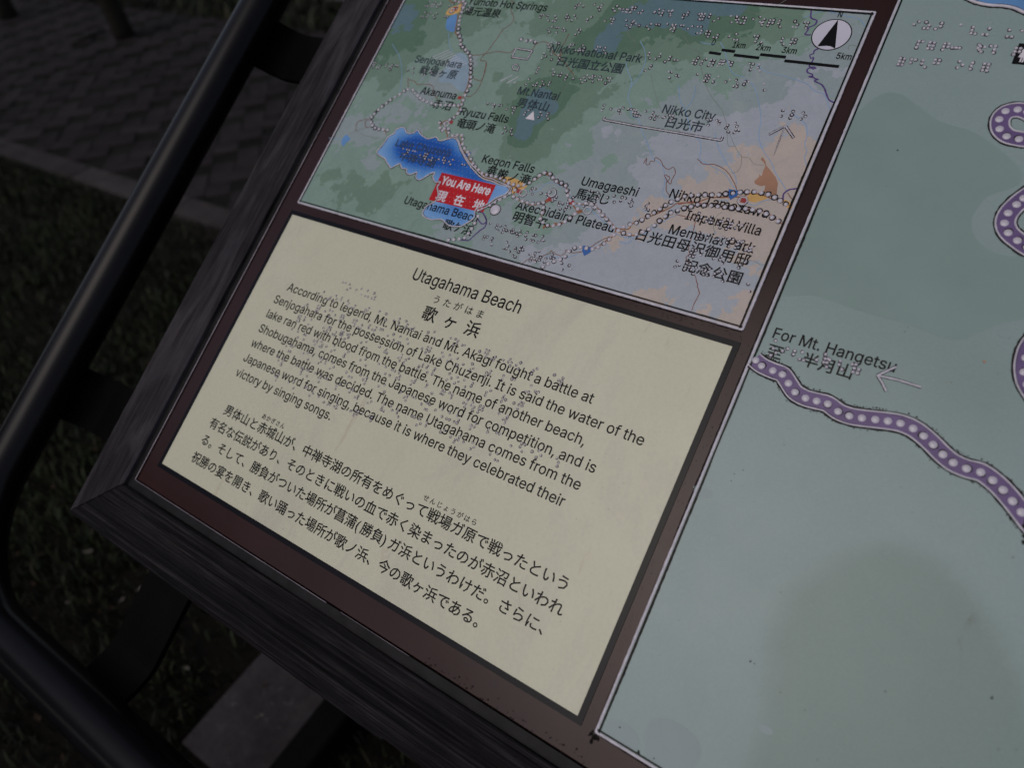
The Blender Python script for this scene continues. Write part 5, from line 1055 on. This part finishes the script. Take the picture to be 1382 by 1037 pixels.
# braille on the map
D = MB(); Rm = MB()
MBR = [('yu-mo-to o-N-se-N', 578, 3), ('yu-no-ko ~', 572, 17), ('se-N-zyo-u ga ha-ra', 505.5, 85), ('tyu-u-ze-N-zi-ko ~', 542, 201), ('to-Q-syo ko-~-ho', 780, 5), ('ta-N-te-N o na', 834, 9), ('zo-ru to me-i sya', 881, 14), ('ku wo yo-mu ko-to', 944, 20), ('ga', 1014, 23), ('de-ki', 1027, 27), ('ma-su', 1073, 30),
       ('si-ta no zu ka-ra', 766, 21), ('ni-Q-ko-u si', 854, 31), ('tyu-u-o-u', 897, 33), ('ro-se-N', 943, 42), ('ba su-wa ki-te', 982, 46), ('e-ki-ma', 731, 21), ('ko-ku-ri tu', 742, 37), ('ko-u e-N', 742, 58), ('ma e-ki', 787, 62), ('ta-ka-sa', 735, 73), ('ni sa-N', 728, 92), ('ni-Q-ko-u', 766, 102), ('ko-ku-ri-tu', 790, 102), ('na-N-ta-i', 714, 108), ('ki-yo', 877, 72), ('yo-~', 901, 77), ('mo-no re', 938, 79), ('me-to-ru', 960, 82), ('su-ki', 1012, 87), ('yo', 875, 89), ('ku-~', 903, 98), ('a-me-no', 942, 101), ('o-ma-e ka', 981, 108),
       ('ni-Q-ko-u-si ti-zu', 816, 143), ('si-ya', 856, 149), ('o-a', 886, 158), ('ku-ru ka', 955, 162), ('ki-ta', 982, 170), ('na-ni-ta', 1057, 150), ('ryu-u-zu no ta-ki', 656, 140), ('ta-ki', 682, 173), ('ke-go-N no ta-ki', 719, 255), ('a-ke-ti', 746, 272), ('u-ma-ga-e-si hi', 796, 258), ('a-ke-ti-da-i ra', 663, 302), ('ro-~-pu-we', 690, 310), ('e-ki ma-de no ri', 655, 320), ('ba su-te-i ka-ra', 686, 336), ('ta-mo-za-wa', 944, 289), ('go-yo-u', 958, 296), ('te-i ki-ne-N', 944, 315), ('ko-u-e-N', 972, 320), ('me-i-zi no su-ma i', 935, 338), ('ta-te mo-no', 915, 353), ('ko-u ka-i tyu-u', 935, 361), ('ka-mi', 1010, 384)]
for s_, x_, y_ in MBR:
    u_, v_ = on_board(x_, y_); c_ = kana_cells(s_)
    c_ = c_[:max(1, int((.414 - u_) / .0072))]
    braille(D, Rm, c_, u_, v_, .0070, .0025, .00085, .0006, Z5, .00070, .95)
sub(D, 'braille_dots', MAT['raised_resin'], mplate, True, 'stuff'); sub(Rm, 'dot_rims', MAT['grime'], mplate, kind='stuff')
# tiny relief dots over the water and the red panel
D = MB()
for i in range(-2, 40):
    for j in range(-2, 24):
        u_, v_ = .045 + i * .0042 + (j % 2) * .0021, .270 + j * .0042
        if point_in(u_, v_, lk): dome(D, u_, v_, .00030, .00025, Z5, 6, 2)
sub(D, 'stipple_dots', MAT['raised_resin'], mplate, True, 'stuff')
sub(G_, 'grime_marks', MAT['grime'], mplate, kind='stuff')

# ================================================================== big site map plate
SU0, SU1, SV0, SV1 = .4346, 1.120, -.0026, .620
mb = MB(); mb.box(SU0, SU1, SV0, SV1, .0001, PZ - .00005, .0001)
site = part(mb, 'site_map_plate', MAT['white_ink']); site['label'] = 'pale green site map plate with a purple dotted path'
shapeB = [on_board(*p) for p in [(1030,1090),(1030,960),(1036,890),(1048,830),(1065,796),(1100,775),(1150,745),(1190,738),(1240,745),(1285,772),(1320,812),(1350,858),(1372,900),(1392,950),(1415,1010),(1440,1090)]]
sB = np.array([(p.x, p.y) for p in smooth_line([Vector(p) for p in shapeB], step=.004, closed=True)])
def site_h(U, V):
    out = np.zeros_like(U)
    for i in range(U.shape[0]):
        for j in range(U.shape[1]):
            u_, v_ = U[i, j], V[i, j]
            if u_ > .70 or v_ > .26: continue
            d_ = np.hypot(sB[:, 0] - u_, sB[:, 1] - v_).min(); ins = point_in(u_, v_, sB)
            out[i, j] = min(1, max(0, .5 + (d_ if ins else -d_) / .014))
    g = lambda cx, cy, r_, a: a * np.exp(-((U - cx) ** 2 + (V - cy) ** 2) / (2 * r_ * r_))
    c1 = on_board(1250, 470); c2 = on_board(1150, 350); c3 = on_board(1330, 540)
    out += g(*c1, .035, .45) + g(*c2, .05, .25) + g(*c3, .02, .35)
    return np.clip(out, 0, 1)
face_grid('site_map_face', SU0 + .0004, SU1 - .0004, SV0 + .0004, SV1 - .0004, .006, PZ, site_h, MAT['site'], site)
plain('green_tint', (.214, .297, .272), .28, .05, 20)
plain('pale_tint', (.262, .325, .325), .28, .05, 20)
mb = MB(); px_poly(mb, [(1128,180),(1160,150),(1190,128),(1215,128),(1240,145),(1270,165),(1310,178),(1342,197),(1370,222),(1379,235),(1374,250),(1355,258),(1332,266),(1317,284),(1310,300),(1316,322),(1334,338),(1360,347),(1400,352),(1395,420),(1340,440),(1290,460),(1230,440),(1160,420),(1100,400),(1054,398),(1066,360),(1090,290),(1112,225)], Z1, True, .003, .4375)
sub(mb, 'green_area', MAT['green_tint'], site)
for c_, r_ in (((836,999),.011),((905,1010),.016),((948,664),.006),((1033,985),.004)):
    u_, v_ = on_board(*c_); L = [(u_ + r_ * (1 + .1 * math.sin(3 * k)) * math.cos(k), max(SV0 + .0015, v_ + r_ * (1 + .1 * math.cos(2 * k)) * math.sin(k) * (.6 if r_ < .007 else 1)), Z2) for k in np.linspace(0, 6.1, 26)]
    mb = MB(); mb.add(L, [tuple(range(26))]); sub(mb, 'pale_area', MAT['pale_tint'], site)
mb = MB(); px_poly(mb, [(1303,-2),(1316,4),(1335,8),(1352,9),(1368,12),(1384,19),(1420,34),(1450,-40),(1330,-50),(1300,-20)], Z1, True); sub(mb, 'lake_area', MAT['water_blue'], site)

B = MB(); G_ = MB(); K = MB(); Dk = MB()
plate_edge(B, G_, K, SU0, SU1, SV0, SV1, (.35, .1, .1, .55)); sub(K, 'inner_black_line', MAT['black_ink'], site); sub(B, 'raised_border', MAT['raised_resin'], site, True)
L = px_line([(1303,-2),(1316,4),(1335,8),(1352,9),(1368,12),(1384,19),(1420,34)]); B = MB(); bead(B, L, .0022, Z5, .0008); sub(B, 'raised_line', MAT['raised_resin'], site, True); grime_line(G_, L, .0015, .0012, Z6, .8); grime_line(G_, L, -.0016, .0010, Z6, .8)
paths = [[(1018,486),(1028,494),(1043,501),(1056,506),(1064,517),(1073,530),(1087,538),(1102,542),(1117,546),(1131,556),(1146,562),(1163,565),(1181,567),(1198,569),(1215,572),(1232,579),(1246,589),(1259,601),(1272,614),(1286,625),(1304,633),(1323,638),(1339,649),(1353,662),(1366,677),(1378,692),(1398,716),(1440,750)],
         [(1420,175),(1395,158),(1384,152),(1372.9,149.5),(1358,152.5),(1349.5,162),(1350,175),(1359.5,184.5),(1374.5,188.5),(1395,192),(1430,205)],
         [(1400,256),(1381,268.6),(1371,277),(1360.5,288.5),(1356,302),(1361,315),(1373,325.6),(1390,337),(1420,350)],
         [(1400,455),(1388,472),(1383,490),(1383,505),(1387,520),(1400,540)]]
PW = MB(); dots_p = []
for pi_, pts in enumerate(paths):
    L = px_line(pts, step=.0015); PW = MB(); ribbon(PW, L, lambda i: .0098, Z3); sub(PW, 'purple_path', MAT['route_purple'], site)
    for s_ in (1, -1):
        B = MB(); bead(B, L, .0011, Z4, .0006, jit=.12, off=s_ * .0050); sub(B, 'raised_line', MAT['raised_resin'], site, True)
        grime_line(G_, L, s_ * .0060, .0013, Z5, .75 if pi_ == 0 else .95); grime_line(G_, L, s_ * .0043, .0004, Z5, .1)
    if pi_ == 0:
        for q in range(120):
            i = random.randrange(len(L) - 1); d_ = (L[i + 1] - L[i]).normalized(); nn = Vector((-d_.y, d_.x)); p = L[i] + nn * random.choice((.0068, .0068, -.0068)) * random.uniform(.97, 1.1)
            blot(G_, p.x, p.y, random.uniform(.0002, .0006), Z6)
    if pi_ == 0: step_px = pts[1:]; dots_p += [on_board(*p) for p in [(1020,487),(1028,494.5),(1043,501),(1056,506),(1064,518),(1073,530),(1087,538),(1102,542),(1117,546),(1131,556),(1146,562),(1163,565),(1181,567),(1198,569),(1215,572),(1232,579),(1246,589),(1259,601),(1272,614),(1286,625),(1304,633),(1323,638),(1339,649),(1353,662),(1366,677),(1378,692),(1390,707)]]
dots_p += [on_board(*p) for p in [(1372.9,148.8),(1356.5,151),(1348,162),(1348.5,175),(1358,185),(1374.5,188.8),(1390,192),(1386,152),(1381,268.6),(1371.4,277),(1360,288.5),(1355,302),(1360,315),(1372.5,325.6),(1386,335),(1384,484),(1381.5,503),(1386,520)]]
d0 = MB(); dome(d0, 0, 0, .0023, .0006, 0, 16, 3); tmp = d0.build('path_dot', MAT['raised_resin'], None, True); pdot = tmp.data; bpy.data.objects.remove(tmp)
for u_, v_ in dots_p:
    o = bpy.data.objects.new('path_dot', pdot); col.objects.link(o); o.parent = site; o.location = (u_, v_, Z4)
    if random.random() < (.9 if u_ > .545 else .45): rim(G_, u_, v_, .0022, .0030, Z5, span=random.uniform(1.5, 5))
# arrow by the purple path
for pts in ([(1184,507.5),(1213,514),(1243,523.5)], [(1184,507.5),(1196,502),(1209,496)], [(1184,507.5),(1190,517),(1196,529)]):
    L = px_line(pts, spline=False, step=.001); B = MB(); bead(B, L, .0013, Z5, .0006, jit=.15); sub(B, 'arrow_stroke', MAT['raised_resin'], site, True); grime_line(G_, L, .0009, .0004, Z6, .5); grime_line(G_, L, -.0009, .0004, Z6, .5)
cur = site
en("For Mt. Hangetsu", (1040, 457), (1208.3, 502.7), cap=.0073)
jp("至", (1031.8, 481), (1051, 487)); jp("半月山", (1078.7, 494), (1149, 512.8))
D = MB(); Rm = MB()
for s_, x_, y_ in [('a', 1047, 461), ('ta', 1044, 471), ('o-i', 1058, 470), ('ha-ge', 1083, 476), ('sa', 1114, 479), ('ki-a', 1134, 488), ('mi', 1155, 493),
                   ('o-ma-yo a', 1235, 30), ('hi-yu ha-a', 1313, 38), ('ne-me ~', 1240, 57), ('te-~ e', 1275, 60), ('ki-su te-mi', 1321, 62), ('me-e-ki', 1215, 80), ('re', 1262, 82), ('ta', 1295, 84), ('ni-me', 1312, 86)]:
    u_, v_ = on_board(x_, y_); braille(D, Rm, kana_cells(s_), u_, v_, .0070, .0025, .00105, .0008, Z5, .00055, .9)
sub(D, 'braille_dots', MAT['raised_resin'], site, True, 'stuff'); sub(Rm, 'dot_rims', MAT['braille_rim'], site, kind='stuff')
# washroom sign square, cut by the picture edge
q0 = on_board(1364.5, 87); q1 = on_board(1373, 61); s_ = .0175
mb = MB(); uu, vv = q0[0], q0[1]; mb.add([(uu, vv, Z3), (uu + s_, vv, Z3), (uu + s_, vv + s_ * .9, Z3), (uu, vv + s_ * .9, Z3)], [(0, 1, 2, 3)]); sub(mb, 'washroom_square', MAT['black_ink'], site)
def figure(cx, dress):
    mb = MB()
    c_ = (cx, vv + .0133); mb.add([(c_[0] + .0012 * math.cos(k), c_[1] + .0012 * math.sin(k), Z4) for k in np.linspace(0, 5.8, 12)], [tuple(range(12))])
    if dress: body = [(-.0012, .0118), (.0012, .0118), (.0028, .0082), (.0022, .0078), (.0016, .0092), (.0026, .0052), (.0011, .0052), (.0011, .0018), (.0002, .0018), (.0002, .0052), (-.0002, .0052), (-.0002, .0018), (-.0011, .0018), (-.0011, .0052), (-.0026, .0052), (-.0016, .0092), (-.0022, .0078), (-.0028, .0082)]
    else: body = [(-.0018, .0118), (.0018, .0118), (.0022, .0070), (.0015, .0070), (.0013, .0100), (.0012, .0018), (.0003, .0018), (.0003, .0062), (-.0003, .0062), (-.0003, .0018), (-.0012, .0018), (-.0013, .0100), (-.0015, .0070), (-.0022, .0070)]
    pts = [Vector((cx + a, vv + b_)) for a, b_ in body]; r = delaunay_2d_cdt(pts, [], [list(range(len(pts)))], 1, 1e-9); mb.add([(p.x, p.y, Z4) for p in r[0]], [tuple(f) for f in r[2]]); sub(mb, 'washroom_figure', MAT['white_ink'], site)
figure(uu + .0048, True); figure(uu + .0125, False)
# grime blobs on this plate and on the enamel
for x_, y_, r_ in ((1383,715,.003),(1385,725,.003),(1382,733,.0015),(862,1015,.0010),(1054,800,.0003),(837,982,.0006),(1211,204,.0006),(1196,252,.0002),(883,1024,.0005),(1338,942,.0007),(1013,893,.0006),(1018,896,.0004)): blot(G_, *on_board(x_, y_), r_, Z6)
sub(G_, 'grime_marks', MAT['grime'], site, kind='stuff')
mb = MB(); u_, v_ = on_board(1328, 489); blot(mb, u_, v_, .0009, Z6)
u_, v_ = on_board(1328, 22)
sub(mb, 'rust_spot', MAT['town_brown'], site)
G2 = MB()
for k in range(46):
    x_, y_ = on_board(575 + k * 5.2, 900 + k * 3.6); 
    for q in range(random.randrange(0, 3)): blot(G2, x_ + random.uniform(-.004, .004), V0 + abs(random.gauss(.001, .0028)), random.uniform(.0002, .0007), .0006)
for q in range(26): blot(G2, *[a + random.gauss(0, .0016) for a in on_board(803, 996)], random.uniform(.0003, .0014), .0006)
for q in range(160):
    u_ = random.uniform(.1, .43); blot(G2, u_, .2622 + random.gauss(0, .0014), random.uniform(.0001, .0004), .0006)
for q in range(60): blot(G2, .4290 + random.gauss(0, .0012), random.uniform(0, .26), random.uniform(.0001, .0003), .0006)
part(G2, 'enamel_grime', MAT['grime'])['kind'] = 'stuff'

# ================================================================== unseen trees, added to shade the board and mirror in the enamel
def tree(x_, y_, h0, h1, rx, ry, n, label, leaf=.09, trunk=.16):
    e = bpy.data.objects.new('added_tree', None); col.objects.link(e); e.location = (x_, y_, 0)
    tag(e, label, 'added tree')
    mb = MB(); mb.tube([(0, 0, -.05), (.03, .02, h0 * .5), (-.04, .05, h0), (.05, 0, (h0 + h1) / 2), (0, 0, h1 * .92)], [trunk * 1.3, trunk, trunk * .85, trunk * .5, .03], 12)
    for k in range(7):
        a = k * 2.4; z0 = h0 * .9 + (h1 - h0) * .08 * k
        mb.tube([(0, 0, z0), (.35 * rx * math.cos(a), .35 * ry * math.sin(a), z0 + .4), (.8 * rx * math.cos(a), .8 * ry * math.sin(a), z0 + .9)], [trunk * .4, trunk * .22, .015], 8)
    mb.build('trunk', MAT['bark'], e, True)
    cl = rng.normal(0, 1, (60, 3)); cl /= np.linalg.norm(cl, axis=1)[:, None]; cl *= rng.uniform(.35, 1, (60, 1)) ** .5
    ci = rng.integers(0, 60, n); P_ = cl[ci] + rng.normal(0, .13, (n, 3))
    P_ = P_ * np.array([rx, ry, (h1 - h0) / 2]) + np.array([0, 0, (h0 + h1) / 2 + .2])
    a = rng.normal(0, 1, (n, 3)); a /= np.linalg.norm(a, axis=1)[:, None]; b_ = np.cross(a, rng.normal(0, 1, (n, 3))); b_ /= np.linalg.norm(b_, axis=1)[:, None]
    s_ = leaf * rng.uniform(.6, 1.3, (n, 1)); V = np.stack([P_ - a * s_, P_ + b_ * s_ * .5, P_ + a * s_, P_ - b_ * s_ * .5], 1)
    me = bpy.data.meshes.new('crown'); me.vertices.add(4 * n); me.vertices.foreach_set('co', V.ravel()); me.loops.add(4 * n); me.loops.foreach_set('vertex_index', np.arange(4 * n)); me.polygons.add(n); me.polygons.foreach_set('loop_start', np.arange(n) * 4)
    me.update(calc_edges=True); me.materials.append(MAT['leaf']); o = bpy.data.objects.new('crown', me); col.objects.link(o); o.parent = e
tree(-4.2, 6.2, 2.6, 8.5, 3.4, 3.6, 26000, 'unseen tall tree added behind the paving for shade and reflections')
tree(-7.5, -5.5, 1.2, 5.4, 3.4, 3.6, 26000, 'unseen dense tree added behind the reader on the left for reflections')
tree(-.8, 2.6, 3.6, 6.4, 1.5, 1.3, 16000, 'unseen slender tree added just behind the sign for shade and reflections', .08, .07)
tree(3.8, 5.5, 1.6, 7.0, 3.0, 3.0, 20000, 'unseen round tree added beyond the right end of the sign for shade and reflections')
